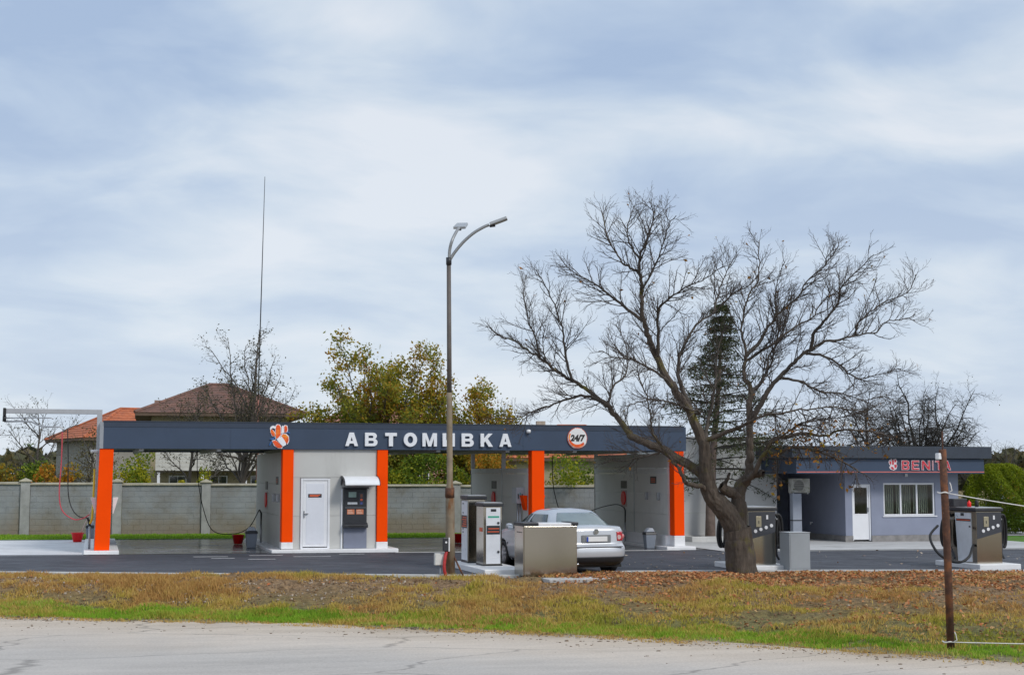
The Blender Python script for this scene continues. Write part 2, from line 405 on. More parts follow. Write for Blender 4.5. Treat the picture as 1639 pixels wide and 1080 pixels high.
def road_mat():
    m = bpy.data.materials.new("road_asphalt_old"); m.use_nodes = True
    t = m.node_tree; N = t.nodes; L = t.links; p = N["Principled BSDF"]; p.inputs["Roughness"].default_value = 0.9
    a = N.new("ShaderNodeAttribute"); a.attribute_name = "edge"
    tc_ = N.new("ShaderNodeTexCoord")
    def noi(s, d=8, st=(1, 1, 1), rg=0.65):
        mp = N.new("ShaderNodeMapping"); mp.inputs["Scale"].default_value = st; mp.inputs["Rotation"].default_value = (0, 0, rad(28))
        L.new(tc_.outputs["Object"], mp.inputs[0])
        n = N.new("ShaderNodeTexNoise"); n.inputs["Scale"].default_value = s; n.inputs["Detail"].default_value = d; n.inputs["Roughness"].default_value = rg
        L.new(mp.outputs[0], n.inputs[0]); return n.outputs["Fac"]
    ma = N.new("ShaderNodeMath"); ma.operation = 'MULTIPLY_ADD'; ma.inputs[1].default_value = 3.6
    L.new(noi(0.55, 8, (0.4, 1.6, 1)), ma.inputs[0]); L.new(a.outputs["Fac"], ma.inputs[2])
    r = N.new("ShaderNodeValToRGB"); el = r.color_ramp.elements
    stops = [(0.13, (0.34, 0.26, 0.18)), (0.23, (0.52, 0.435, 0.345)), (0.45, (0.57, 0.50, 0.43)), (0.62, (0.51, 0.465, 0.42)), (0.78, (0.47, 0.44, 0.41))]
    while len(el) < len(stops): el.new(0.5)
    for e_, (q, c) in zip(el, stops): e_.position = q; e_.color = (*c, 1)
    dv = N.new("ShaderNodeMath"); dv.operation = 'DIVIDE'; dv.inputs[1].default_value = 9.5
    L.new(ma.outputs[0], dv.inputs[0]); L.new(dv.outputs[0], r.inputs[0])
    mr = N.new("ShaderNodeMapRange"); mr.inputs["From Min"].default_value = 0.3; mr.inputs["From Max"].default_value = 0.7
    mr.inputs["To Min"].default_value = 0.72; mr.inputs["To Max"].default_value = 1.24
    ag = N.new("ShaderNodeMath"); ag.operation = 'MULTIPLY_ADD'; ag.inputs[1].default_value = 0.55; ag.inputs[2].default_value = 0.0; L.new(noi(26, 10), ag.inputs[0])
    ah = N.new("ShaderNodeMath"); ah.operation = 'MULTIPLY_ADD'; ah.inputs[1].default_value = 0.45; L.new(noi(0.8, 8, (0.5, 2.2, 1)), ah.inputs[0]); L.new(ag.outputs[0], ah.inputs[2]); L.new(ah.outputs[0], mr.inputs[0])
    # cracks: thin dark lines where a warped cell pattern meets
    mp = N.new("ShaderNodeMapping"); mp.inputs["Scale"].default_value = (0.16, 0.42, 1); mp.inputs["Rotation"].default_value = (0, 0, rad(30))
    L.new(tc_.outputs["Object"], mp.inputs[0])
    nd = N.new("ShaderNodeTexNoise"); nd.inputs["Scale"].default_value = 2.2; nd.inputs["Detail"].default_value = 6; L.new(mp.outputs[0], nd.inputs[0])
    va = N.new("ShaderNodeVectorMath"); va.operation = 'MULTIPLY_ADD'; va.inputs[1].default_value = (0.35, 0.35, 0)
    L.new(nd.outputs["Color"], va.inputs[0]); L.new(mp.outputs[0], va.inputs[2])
    vo = N.new("ShaderNodeTexVoronoi"); vo.feature = 'DISTANCE_TO_EDGE'; vo.inputs["Scale"].default_value = 1.0
    L.new(va.outputs[0], vo.inputs[0])
    cm = N.new("ShaderNodeMapRange"); cm.inputs["From Min"].default_value = 0.002; cm.inputs["From Max"].default_value = 0.010
    cm.inputs["To Min"].default_value = 0.62; cm.inputs["To Max"].default_value = 1.0
    L.new(vo.outputs["Distance"], cm.inputs[0])
    mm = N.new("ShaderNodeMath"); mm.operation = 'MULTIPLY'; L.new(mr.outputs[0], mm.inputs[0]); L.new(cm.outputs[0], mm.inputs[1])
    vm = N.new("ShaderNodeVectorMath"); vm.operation = 'SCALE'
    L.new(r.outputs[0], vm.inputs[0]); L.new(mm.outputs[0], vm.inputs[3]); L.new(vm.outputs[0], p.inputs["Base Color"])
    b = N.new("ShaderNodeBump"); b.inputs["Strength"].default_value = 0.5; b.inputs["Distance"].default_value = 0.02
    L.new(noi(30), b.inputs["Height"]); L.new(b.outputs[0], p.inputs["Normal"])
    return m
def sheet(name, xs, lo, hi, m, dz=0.0, nrow=2, attrs=None):
    xs = np.asarray(xs, float); V = []; A = []
    for k in range(nrow):
        f = k / (nrow - 1); y = lo(xs) * (1 - f) + hi(xs) * f
        V.append(np.stack([xs, y, zside(xs) + dz], -1)); A.append(hi(xs) - y)
    V = np.concatenate(V); n = len(xs)
    i, j = np.meshgrid(np.arange(n - 1), np.arange(nrow - 1)); q = (j * n + i).ravel()
    o = mesh_np(name, V, [np.stack([q, q + 1, q + n + 1, q + n], -1)], m)
    if attrs:
        at = o.data.attributes.new(attrs, 'FLOAT', 'POINT'); at.data.foreach_set("value", np.concatenate(A).astype(np.float32))
    return struct(o)
C_ = lambda c: (lambda x: np.full_like(x, c))
rxs = np.concatenate([np.linspace(-380, -20, 20), np.arange(-18, 40, 0.1), np.linspace(45, 380, 20)])
sheet("road", rxs, lambda x: yr(x) - 16, lambda x: yr(x) + 0.9 * (fbm(x, x * 0, 0.8) - 0.5) + 0.5 * (vnoise(x, x * 0, 2.9) - 0.5), road_mat(), ROADZ + 0.004, 24, "edge")
fx = np.concatenate([np.linspace(-120, -20, 8), np.arange(-18, 40, 0.5), np.linspace(42, 120, 8)])
sheet("forecourt_asphalt", fx, lambda x: yk(x), C_(40.62), M_ASPH, 0.0, 6)
# concrete edging along the forecourt, cast in lengths
kerb = struct(thing("kerb", None, None)); 
for k in range(-8, 32):
    x0, x1 = k * 1.0 + 0.006, k * 1.0 + 0.994
    a0, a1 = float(yk(x0)), float(yk(x1)); z0_, z1_ = gz(x0), gz(x1)
    MB().hexa([(x0, a0 - 0.16, z0_ - 0.25), (x1, a1 - 0.16, z1_ - 0.25), (x1, a1, z1_ - 0.25), (x0, a0, z0_ - 0.25)],
              [(x0, a0 - 0.16, z0_ + 0.035), (x1, a1 - 0.16, z1_ + 0.035), (x1, a1, z1_ + 0.035), (x0, a0, z0_ + 0.035)]).build("kerb_length", M_KERB, kerb, bevel=0.012)
# wash bay floors, pale pad, apron, turf
ax = lambda a, b: np.linspace(a, b, 12)
sheet("wash_bay_floor", ax(0.45, 18.0), C_(40.628), C_(49.6), M_WET, 0.008, 4)
sheet("wash_pad", ax(-40, 0.44), C_(40.628), C_(49.3), M_PAD, 0.012, 4)
sheet("apron_pavement", ax(18.008, 31.4), C_(39.75), C_(53), M_CONC, 0.02, 4)
box("apron_edge", M_KERB, None, 0, 13.4, -0.12, 0.0, -0.05, 0.035).location = (18.0, 39.75, gz(18) - 0.03)
struct(bpy.data.objects["apron_edge"]).rotation_euler = (0, math.atan(TILT), 0)
M_TURF = mat("bright_turf", (0.08, 0.2, 0.012), 0.9, var=0.4, scale=8, bump=1.0, bscale=60, col2=(0.12, 0.14, 0.03), f2=(0.5, 0.7), s2=1.5)
sheet("turf_strip", ax(-40, 18), lambda x: np.where(x < 0.44, 49.32, 49.62), C_(53.3), M_TURF, 0.02, 3)
sheet("meadow_verge", ax(31.42, 140), C_(39), C_(49.4), M_TURF, -0.02, 3)
M_ROADFAR = mat("side_road_asphalt", (0.36, 0.36, 0.37), 0.9, var=0.12, scale=1.5)
sheet("side_road", ax(31.5, 180), C_(49.45), C_(57.5), M_ROADFAR, -0.008, 3)
sheet("far_meadow", ax(24.2, 200), C_(57.55), C_(90), M_TURF, -0.012, 3)
sheet("garden_soil", ax(-60, 24), C_(53.9), C_(110), mat("garden_grass", (0.085, 0.09, 0.03), 0.95, var=0.5, scale=1.2, bump=0.8), -0.012, 3)
# drain channel along the pad and white scuffed road-paint strokes on the asphalt
M_LINE = mat("line_paint_worn", (0.62, 0.62, 0.62), 0.8, var=0.2, scale=9)
def strip_box(name, m, x0, x1, y0, y1, h):
    return struct(MB().hexa([(x0, y0, gz(x0) + 0.001), (x1, y0, gz(x1) + 0.001), (x1, y1, gz(x1) + 0.001), (x0, y1, gz(x0) + 0.001)],
              [(x0, y0, gz(x0) + h), (x1, y0, gz(x1) + h), (x1, y1, gz(x1) + h), (x0, y1, gz(x0) + h)]).build(name, m))
strip_box("drain_channel", M_STEELPOST, -9, -0.2, 40.40, 40.55, 0.006)
for (xa, xb, y_) in ((2.6, 3.5, 39.2), (3.0, 3.6, 38.4), (4.1, 5.0, 39.6), (5.2, 6.2, 38.9), (3.9, 4.6, 37.9), (6.6, 7.3, 39.9)):
    strip_box("worn_marking", M_LINE, xa, xb, y_, y_ + 0.07, 0.005)
# foam left on the wet floor
for k, (xa, xb, y_) in enumerate(((1.4, 2.9, 42.1), (2.2, 3.9, 42.9), (1.2, 2.1, 44.0), (2.6, 4.3, 41.5), (3.0, 3.8, 45.2), (9.2, 10.6, 42.6))):
    R_ = random.Random(k); n_ = 9; up_ = [(xa + (xb - xa) * i / n_, y_ + R_.uniform(0.02, 0.16)) for i in range(n_ + 1)]; lo_ = [(xa + (xb - xa) * i / n_ + R_.uniform(-.05, .05), y_ - R_.uniform(0.02, 0.12)) for i in range(n_ + 1)]
    mbf = MB().add([(a, b, gz(a) + 0.013) for a, b in lo_ + up_], [(i, i + 1, n_ + 2 + i, n_ + 1 + i) for i in range(n_)])
    stuff(tag(mbf.build("foam_streak", mat("foam", (0.5, 0.5, 0.52), 0.5, var=0.4, scale=6)), "thin pale foam streak on the wet bay floor", "foam", "foam streaks on the bay floor"))
strip_box("forecourt_joint", M_KERB, 8.3, 17.0, 40.45, 40.6, 0.012)

# ------------------------------------------------------------------ scatter: grass, leaves, stones
def blades(name, P, h, w, m, tint, rs, lean=0.5, per=6, spread=0.05):
    n = len(P); P = np.repeat(P, per, 0); h = np.repeat(h, per) * rs.uniform(0.5, 1.15, n * per); tint = np.clip(np.repeat(tint, per) + rs.normal(0, 0.13, n * per), 0, 1)
    P = P + np.c_[rs.normal(0, spread, (n * per, 2)), np.zeros(n * per)]
    a = rs.uniform(0, 2 * math.pi, n * per); d = np.c_[np.cos(a), np.sin(a), np.zeros(n * per)]
    b = rs.uniform(0, 2 * math.pi, n * per); e_ = np.c_[np.cos(b), np.sin(b), np.zeros(n * per)]
    ln = rs.uniform(0.1, lean, n * per) * h
    tip = P + e_ * ln[:, None] + np.c_[np.zeros((n * per, 2)), h]
    mid = P + e_ * (ln * 0.35)[:, None] + np.c_[np.zeros((n * per, 2)), h * 0.55]
    ww = w * rs.uniform(0.6, 1.3, n * per)[:, None]
    V = np.stack([P - d * ww, P + d * ww, mid + d * ww * 0.7, mid - d * ww * 0.7, tip], 1).reshape(-1, 3)
    q = np.arange(n * per) * 5
    return mesh_np(name, V, [np.stack([q, q + 1, q + 2, q + 3], -1), np.stack([q + 3, q + 2, q + 4], -1)], m, tint=np.concatenate([tint, tint]))
def berm_points(n, rs, x0=-4, x1=25, t0=0.03, t1=0.97):
    x = rs.uniform(x0, x1, n); t = rs.uniform(t0, t1, n)
    y = yk(x) + (yr(x) - yk(x)) * t
    return x, y, t, zground(x, y)[0]
rs = np.random.RandomState(11)
M_DRY = leaf_mat("dry_grass", [(0.5, 0.29, 0.10), (0.6, 0.43, 0.13), (0.5, 0.4, 0.075), (0.33, 0.34, 0.05)], 0.3, 0.8)
M_GRN = leaf_mat("green_grass", [(0.18, 0.3, 0.022), (0.24, 0.43, 0.03), (0.34, 0.48, 0.045), (0.44, 0.42, 0.12)], 0.3, 0.7)
x, y, t, z = berm_points(78000, rs, t0=0.045, t1=0.9)
cl = fbm(x, y, 0.8) + 0.25 * (fbm(x + 40, y, 2.5) - 0.5)
left = np.clip((10 - x) / 6, 0, 1)
bare = np.where((t > 0.30) & (t < 0.62), 0.24, 0.05) * left + np.where(t < 0.34, 0.3, 0.10) * (1 - left)
keep = (cl > 0.34 + bare + rs.normal(0, 0.05, len(x))) & (rs.rand(len(x)) < 0.8)
x, y, t, z, cl = x[keep], y[keep], t[keep], z[keep], cl[keep]
hh = rs.uniform(0.05, 0.14, len(x)) * (0.75 + 1.5 * (cl - 0.4)) * np.where(t < 0.12, 0.75, 0.85) * (0.55 + 0.9 * fbm(x + 50, y, 1.6))
tin = np.clip(0.36 + 2.2 * (fbm(x + 7, y + 2, 0.5) - 0.5) + 1.0 * (fbm(x + 17, y + 2, 2.0) - 0.5) + 0.1 * (t > 0.66) - 0.2 * (t < 0.5), 0, 1)
xf, yf_, tf, zf = berm_points(9000, rs, t0=0.86, t1=1.06); kf_ = rs.rand(9000) < np.clip(2.2 * fbm(xf, yf_, 1.3) - 0.6, 0, 1)
zf = np.where(yf_ < yr(xf) + 0.02, zside(xf) + ROADZ, zf)
x, y, z = np.r_[x, xf[kf_]], np.r_[y, yf_[kf_]], np.r_[z, zf[kf_]]; hh = np.r_[hh, rs.uniform(0.025, 0.06, kf_.sum())]; tin = np.r_[tin, rs.uniform(0, 0.4, kf_.sum())]
stuff(tag(blades("dry_grass", np.c_[x, y, z - 0.01], hh, 0.009, M_DRY, tin, rs, 0.9), "straw and olive grass tufts covering the bank", "grass"))
x, y, t, z = berm_points(60000, rs, t0=0.55, t1=1.0)
cl = fbm(x + 20, y, 0.9); wd = np.clip((x - 2) / 12, 0, 1); keep = (t > 0.68 + 0.12 * wd + 0.2 * (cl - 0.5)) & (t < 0.93 + 0.05 * wd - 0.5 * np.abs(fbm(x, y + 30, 1.1) - 0.5) + rs.normal(0, 0.02, len(x))) & (rs.rand(len(x)) < 0.35 + cl)
x, y, t, z = x[keep], y[keep], t[keep], z[keep]
tin = np.clip(0.45 + 1.3 * (fbm(x, y, 0.7) - 0.5) + np.where(t > 0.93, 0.35, 0), 0, 1)
stuff(tag(blades("green_grass", np.c_[x, y, z - 0.01], rs.uniform(0.04, 0.10, len(x)), 0.008, M_GRN, tin, rs, 0.7), "fresh green grass strip along the road edge", "grass"))
# turf behind the bays
x = rs.uniform(-6, 18, 9000); y = rs.uniform(49.7, 53.2, 9000)
stuff(tag(blades("lawn_grass", np.c_[x, y, zside(x) + 0.015], rs.uniform(0.03, 0.07, 9000), 0.012, M_GRN, rs.uniform(0, 0.6, 9000), rs, 0.5, 4), "short bright lawn below the block wall", "grass"))
def leaf_quads(P, size, rs, flat=0.0, asp=0.55):
    n = len(P); u = rs.normal(size=(n, 3)); v = rs.normal(size=(n, 3))
    if flat: u[:, 2] *= flat; v[:, 2] *= flat
    u /= np.linalg.norm(u, axis=1)[:, None]; v -= u * (u * v).sum(1)[:, None]; v /= np.linalg.norm(v, axis=1)[:, None]
    s = np.asarray(size).reshape(-1, 1) * np.ones((n, 1)); nn = np.cross(u, v)
    V = np.stack([P - u * s, P + v * s * asp + nn * s * 0.15, P + u * s, P - v * s * asp + nn * s * 0.15], 1).reshape(-1, 3)
    q = np.arange(n) * 4
    return V, np.stack([q, q + 1, q + 2, q + 3], -1)
M_FALLEN = leaf_mat("fallen_leaf", [(0.42, 0.13, 0.05), (0.5, 0.2, 0.08), (0.55, 0.28, 0.12), (0.3, 0.14, 0.07), (0.6, 0.4, 0.18)], 0.1, 0.8)
x, y, t, z = berm_points(42000, rs, x0=7.5, x1=25, t0=0.0, t1=0.75)
pr_ = np.clip((x - 9) / 4, 0, 1) * np.where(t < 0.33, 1.0, 0.12) * np.clip(2.6 * fbm(x, y, 0.7) - 0.45, 0, 1) * 1.6
keep = rs.rand(len(x)) < pr_
P = np.c_[x[keep], y[keep], z[keep] + rs.uniform(0.02, 0.06, keep.sum())]
x, y, t, z = berm_points(900, rs)
P = np.concatenate([P, np.c_[x, y, z + 0.03]])
V, Fq = leaf_quads(P, rs.uniform(0.026, 0.055, len(P)), rs, 0.4)
stuff(tag(mesh_np("fallen_leaves", V, [Fq], M_FALLEN, tint=rs.rand(len(P))), "orange brown fallen leaves under the bare tree", "leaves"))
x = rs.uniform(12, 27, 160); y = rs.uniform(31.6, 39.5, 160)
P = np.c_[x, y, zside(x) + 0.018]; V, Fq = leaf_quads(P, rs.uniform(0.03, 0.06, len(P)), rs, 0.25)
stuff(tag(mesh_np("blown_leaves", V, [Fq], leaf_mat("pale_leaf", [(0.4, 0.34, 0.28), (0.5, 0.42, 0.34), (0.3, 0.16, 0.08)], 0.1), tint=rs.rand(len(P))), "few pale leaves blown over the dark asphalt", "leaves"))
# stones in the eroded middle of the bank
x, y, t, z = berm_points(5200, rs, x0=-4, x1=18, t0=0.25, t1=0.6)
keep = rs.rand(len(x)) < np.clip((9 - x) / 8, 0.08, 1) * np.clip(2.2 * fbm(x + 3, y, 0.9) - 0.75, 0, 1)
x, y, z = x[keep], y[keep], z[keep]
CU = np.array([(-1, -1, -1), (1, -1, -1), (1, 1, -1), (-1, 1, -1), (-1, -1, 1), (1, -1, 1), (1, 1, 1), (-1, 1, 1)], float) * 0.6
s = 0.008 + 0.03 * rs.rand(len(x)) ** 2.5; V = CU[None] * s[:, None, None] * rs.uniform(0.5, 1.3, (len(x), 8, 3)) + np.c_[x, y, z + s * 0.4][:, None]
q = (np.arange(len(x)) * 8)[:, None, None] + np.array([(0, 3, 2, 1), (4, 5, 6, 7), (0, 1, 5, 4), (1, 2, 6, 5), (2, 3, 7, 6), (3, 0, 4, 7)])[None]
stuff(tag(mesh_np("stones", V.reshape(-1, 3), [q.reshape(-1, 4)], mat("field_stone", (0.42, 0.35, 0.28), 0.9, var=0.3, scale=3)), "pale stones exposed in the eroded bank", "stones"))

x, y, t, z = berm_points(15000, rs, x0=-4, x1=24, t0=0.06, t1=0.85)
s = 0.006 + 0.03 * rs.rand(len(x)) ** 3; V = CU[None] * s[:, None, None] * rs.uniform(0.4, 1.4, (len(x), 8, 3)) + np.c_[x, y, z + s * 0.3][:, None]
q = (np.arange(len(x)) * 8)[:, None, None] + np.array([(0, 3, 2, 1), (4, 5, 6, 7), (0, 1, 5, 4), (1, 2, 6, 5), (2, 3, 7, 6), (3, 0, 4, 7)])[None]
stuff(tag(mesh_np("soil_clods", V.reshape(-1, 3), [q.reshape(-1, 4)], mat("clod", (0.2, 0.125, 0.065), 0.95, var=0.5, scale=1.5)), "crumbly brown soil clods over the bank", "soil"))
# crumbs of soil and dead leaf swept onto the road edge
x = rs.uniform(-4, 16, 2600); d_ = rs.gamma(1.3, 0.55, 2600); keep = rs.rand(2600) < np.clip(2.4 * fbm(x * 0.6, d_ * 2, 0.9) - 0.7, 0.05, 1)
x, d_ = x[keep], d_[keep]; s = 0.006 + 0.022 * rs.rand(len(x)) ** 3
V = CU[None] * s[:, None, None] * rs.uniform(0.5, 1.4, (len(x), 8, 3)) * np.array([1.6, 1.2, 0.6]) + np.c_[x, yr(x) - d_ + 0.3, zside(x) + ROADZ + 0.006][:, None]
q = (np.arange(len(x)) * 8)[:, None, None] + np.array([(0, 3, 2, 1), (4, 5, 6, 7), (0, 1, 5, 4), (1, 2, 6, 5), (2, 3, 7, 6), (3, 0, 4, 7)])[None]
stuff(tag(mesh_np("road_crumbs", V.reshape(-1, 3), [q.reshape(-1, 4)], mat("soil_crumb", (0.17, 0.125, 0.085), 0.95, var=0.3)), "dark soil crumbs strewn along the dusty road edge", "soil"))

# ------------------------------------------------------------------ block boundary wall
WY = 53.5
wall = thing("boundary_wall", "long grey block wall with capped pillars behind the wash bays", "wall", (0, WY, 0))
px_ = [-2.28 + 3.115 * k for k in range(-6, 9)]
for a, b in zip(px_[:-1], px_[1:]):
    g = gz((a + b) / 2); x0, x1 = a + 0.17, b - 0.17; mbk = MB(); W = x1 - x0; R_ = random.Random(int(a * 100))
    mbk.box(x0, x1, 0.03, 0.2, g - 0.1, g + 1.76)
    for r_ in range(9):
        zz = g - 0.04 + r_ * 0.2; off = 0.0 if r_ % 2 else 0.21; xx = x0 - off
        while xx < x1 - 0.03:
            u0, u1 = max(x0, xx + 0.003), min(x1, xx + 0.417); d = R_.uniform(0.016, 0.024)
            if u1 - u0 > 0.04: mbk.box(u0, u1, d, 0.05, zz + 0.003, zz + 0.196)
            xx += 0.42
    stuff(mbk.build("blockwork", M_BLOCK, wall))
    MB().prism([(-0.05, 1.765 + g), (0.27, 1.765 + g), (0.27, 1.81 + g), (0.11, 1.845 + g), (-0.05, 1.81 + g)], x0 - 0.01, x1 + 0.01, 'x').build("coping", M_COPE, wall)
for a in px_:
    g = gz(a)
    p_ = box("pillar", mat("pillar_block", (0.32, 0.32, 0.31), 0.92, var=0.2, scale=3, bump=0.4), wall, a - 0.16, a + 0.16, -0.06, 0.28, g - 0.1, g + 1.86, bevel=0.01)
    MB().add([(a - 0.21, -0.11, g + 1.863), (a + 0.21, -0.11, g + 1.863), (a + 0.21, 0.33, g + 1.863), (a - 0.21, 0.33, g + 1.863),
              (a - 0.21, -0.11, g + 1.9), (a + 0.21, -0.11, g + 1.9), (a + 0.21, 0.33, g + 1.9), (a - 0.21, 0.33, g + 1.9), (a, 0.11, g + 2.0)],
             [(0, 3, 2, 1), (0, 1, 5, 4), (1, 2, 6, 5), (2, 3, 7, 6), (3, 0, 4, 7), (4, 5, 8), (5, 6, 8), (6, 7, 8), (7, 4, 8)]).build("cap", M_COPE, p_)
# ------------------------------------------------------------------ car wash (local: x = site x, y = depth behind its front)
FY = 40.9
cw = thing("car_wash", "open self-service car wash with navy fascia, orange pillars and white lettering", "car wash", (0, FY, 0))
FT, FB = 3.585, 2.855
fas = box("fascia", M_NAVY, cw, 0.24, 17.33, -0.03, 0.12, FB, FT)
for k in range(9):                      # fascia sheet joints read as thin proud cover strips
    xx = 0.24 + 17.09 * (k + 1) / 10
    box("cover_strip", M_NAVY, fas, xx - 0.015, xx + 0.015, -0.034, -0.0305, FB + 0.02, FT - 0.15)
box("top_flashing", mat("navy_top", (0.03, 0.046, 0.078), 0.5, var=0.1), fas, 0.238, 17.332, -0.04, -0.0305, FT - 0.14, FT - 0.001)
box("drip_edge", mat("navy_flashing", (0.03, 0.042, 0.065), 0.4, var=0.1), fas, 0.22, 17.35, -0.05, 0.14, FT + 0.001, FT + 0.03)
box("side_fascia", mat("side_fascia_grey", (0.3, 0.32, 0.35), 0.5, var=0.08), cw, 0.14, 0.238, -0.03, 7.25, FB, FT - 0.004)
box("side_fascia", M_NAVY, cw, 17.332, 17.4, -0.03, 7.25, FB, FT - 0.004)
box("back_fascia", M_NAVY, cw, 0.24, 17.33, 7.15, 7.25, FB, FT - 0.02)
box("ceiling", mat("canopy_soffit", (0.09, 0.095, 0.105), 0.6, var=0.15), cw, 0.245, 17.325, 0.121, 7.149, FB + 0.05, FB + 0.12)
for k in range(8):
    box("rafter", M_STEELPOST, cw, 1.2 + k * 2.1, 1.32 + k * 2.1, 0.125, 7.145, FB - 0.06, FB + 0.049)
# lettering
def arc_poly(*seg): 
    r = []
    for s_ in seg: r += s_ if isinstance(s_, list) else [s_]
    return r
GL = {
 'A': [[(0, 0), (.27, 0), (.335, .19), (.665, .19), (.73, 0), (1, 0), (.67, 1), (.33, 1)], [(.41, .38), (.59, .38), (.5, .70)]],
 'B': [arc_poly((0, 0), (.6, 0), ell(.66, .285, .32, .285, -90, 70, 10), ell(.62, .75, .30, .25, -60, 90, 10), (0, 1)),
       [(.27, .2), (.58, .2)] + ell(.6, .3, .1, .1, -90, 90, 6) + [(.27, .4)], [(.27, .6), (.55, .6)] + ell(.57, .69, .09, .09, -90, 90, 6) + [(.27, .78)]],
 'T': [[(.34, 0), (.66, 0), (.66, .76), (.96, .76), (.96, 1), (.04, 1), (.04, .76), (.34, .76)]],
 'O': [ell(.5, .5, .53, .53, n=28), ell(.5, .5, .22, .28, n=20)],
 'M': [[(-.08, 0), (.17, 0), (.17, .62), (.38, 0), (.62, 0), (.83, .62), (.83, 0), (1.08, 0), (1.08, 1), (.76, 1), (.5, .32), (.24, 1), (-.08, 1)]],
 'I': [[(0, 0), (.3, 0), (.7, .6), (.7, 0), (.98, 0), (.98, 1), (.68, 1), (.28, .4), (.28, 1), (0, 1)]],
 'K': [[(0, 0), (.28, 0), (.28, .3), (.38, .42), (.66, 0), (1.02, 0), (.58, .62), (.98, 1), (.64, 1), (.28, .62), (.28, 1), (0, 1)]],
}
M_LET = mat("white_acrylic_letter", (0.82, 0.84, 0.88), 0.35, var=0.02)
for i, ch in enumerate("ABTOMIBKA"):
    w, h = 0.37, 0.385
    o = curve_mesh("letter", [[(px * w, pz * h) for px, pz in c] for c in GL[ch]], 0.07, M_LET, cw)
    o.location = (6.88 + i * 0.571, -0.032, 2.955)
    o["label"] = "raised white letter"
# the double-bowl emblem left of the name
em = thing("emblem", None, None); em.parent = cw; em.location = (4.72, -0.032, 2.875)
del_ = 0
M_BLUE = mat("emblem_blue", (0.03, 0.14, 0.42), 0.4, var=0.1); M_EMW = mat("emblem_white", (0.85, 0.86, 0.9), 0.35, var=0.02); M_EMO = mat("emblem_orange", (0.82, 0.09, 0.012), 0.4, var=0.2, scale=6, col2=(0.95, 0.3, 0.02), f2=(0.48, 0.6), s2=3)
def em_piece(m, pts, lay):
    o = curve_mesh("emblem_piece", [[(a * 0.58, b * 0.67) for a, b in pts]], 0.02, m, em); o.location = (0, -0.012 * lay, 0); return o
def em_pair(m, pts, grow=0.035):
    cx, cz = sum(p[0] for p in pts) / len(pts), sum(p[1] for p in pts) / len(pts)
    em_piece(M_EMW, [(a + grow * (1 if a > cx else -1), b + grow * 0.8 * (1 if b > cz else -1)) for a, b in pts], 0)
    em_piece(m, pts, 1)
em_piece(M_EMW, [(.04, .85), (.10, .93), (.19, .96), (.32, .93), (.32, .81), (.17, .86), (.06, .74)], 1)
em_pair(M_EMO, [(.08, .79), (.13, .82), (.24, .70), (.29, .60), (.29, .50), (.17, .54), (.085, .66)], 0.025)
em_pair(M_EMO, [(.36, .97), (.43, 1.0), (.50, .98), (.56, .88), (.57, .57), (.45, .45), (.35, .41), (.33, .55), (.33, .86)], 0.03)
em_piece(M_EMW, [(.61, .92), (.66, .97), (.70, .93), (.71, .66), (.60, .62)], 1)
em_pair(M_EMO, [(.74, .92), (.79, .97), (.86, .94), (.89, .81), (.85, .69), (.74, .68)], 0.03)
em_pair(M_EMO, [(.60, .52), (.68, .61), (.81, .60), (.94, .49), (.955, .34), (.88, .19), (.80, .27), (.72, .40)], 0.03)
em_piece(M_EMW, [(.37, .38), (.60, .51), (.73, .37), (.82, .24), (.84, .16), (.68, .08), (.49, .26)], 2)
em_pair(M_EMO, [(.17, .31), (.32, .34), (.46, .25), (.66, .09), (.60, .02), (.43, .03), (.28, .14)], 0.03)
em_piece(M_BLUE, [(.03, .40), (.14, .36), (.26, .40), (.30, .50), (.24, .46), (.14, .43)], 2)
em_piece(M_BLUE, [(.84, .66), (1.02, .63), (.98, .70), (.88, .70)], 2)
em_piece(M_BLUE, [(.02, .14), (.06, .26), (.15, .32), (.12, .22), (.05, .12)], 2)
# 24/7 disc
dsk = MB().disc((13.88, 3.225), 0.295, -0.075, -0.031).build("round_sign", mat("disc_white", (0.8, 0.8, 0.8), 0.4, var=0.04), cw, bevel=0.006)
MB().disc((13.88, 3.225), 0.315, -0.062, -0.0312).build("rim", mat("disc_rim", (0.55, 0.1, 0.06), 0.45, var=0.4, scale=5, col2=(0.75, 0.72, 0.7), f2=(0.5, 0.58), s2=3), dsk)
curve_mesh("orange_sweep", [ell(13.88, 3.225, .28, .28, 190, 320, 16) + ell(13.88, 3.265, .25, .23, 318, 195, 16)], 0.006, M_EMO, dsk).location = (0, -0.0755, 0)
curve_mesh("orange_sweep", [ell(13.88, 3.225, .28, .28, 150, 185, 8) + ell(13.88, 3.225, .24, .24, 185, 150, 8)], 0.006, M_EMO, dsk).location = (0, -0.0755, 0)
t_ = text_mesh("lettering", "24/7", 0.25, 0.008, M_BLACK, dsk, bold=0.012, shear=0.15, sx=0.95); t_.location = (13.66, -0.0755, 3.145)
MB().lathe([(0.0, -0.02), (0.05, -0.02), (0.07, 0.03), (0.06, 0.08), (0.0, 0.09)], 14, (12.35, -0.09, 3.38)).build("floodlight", M_WHITE, cw, smooth=True)
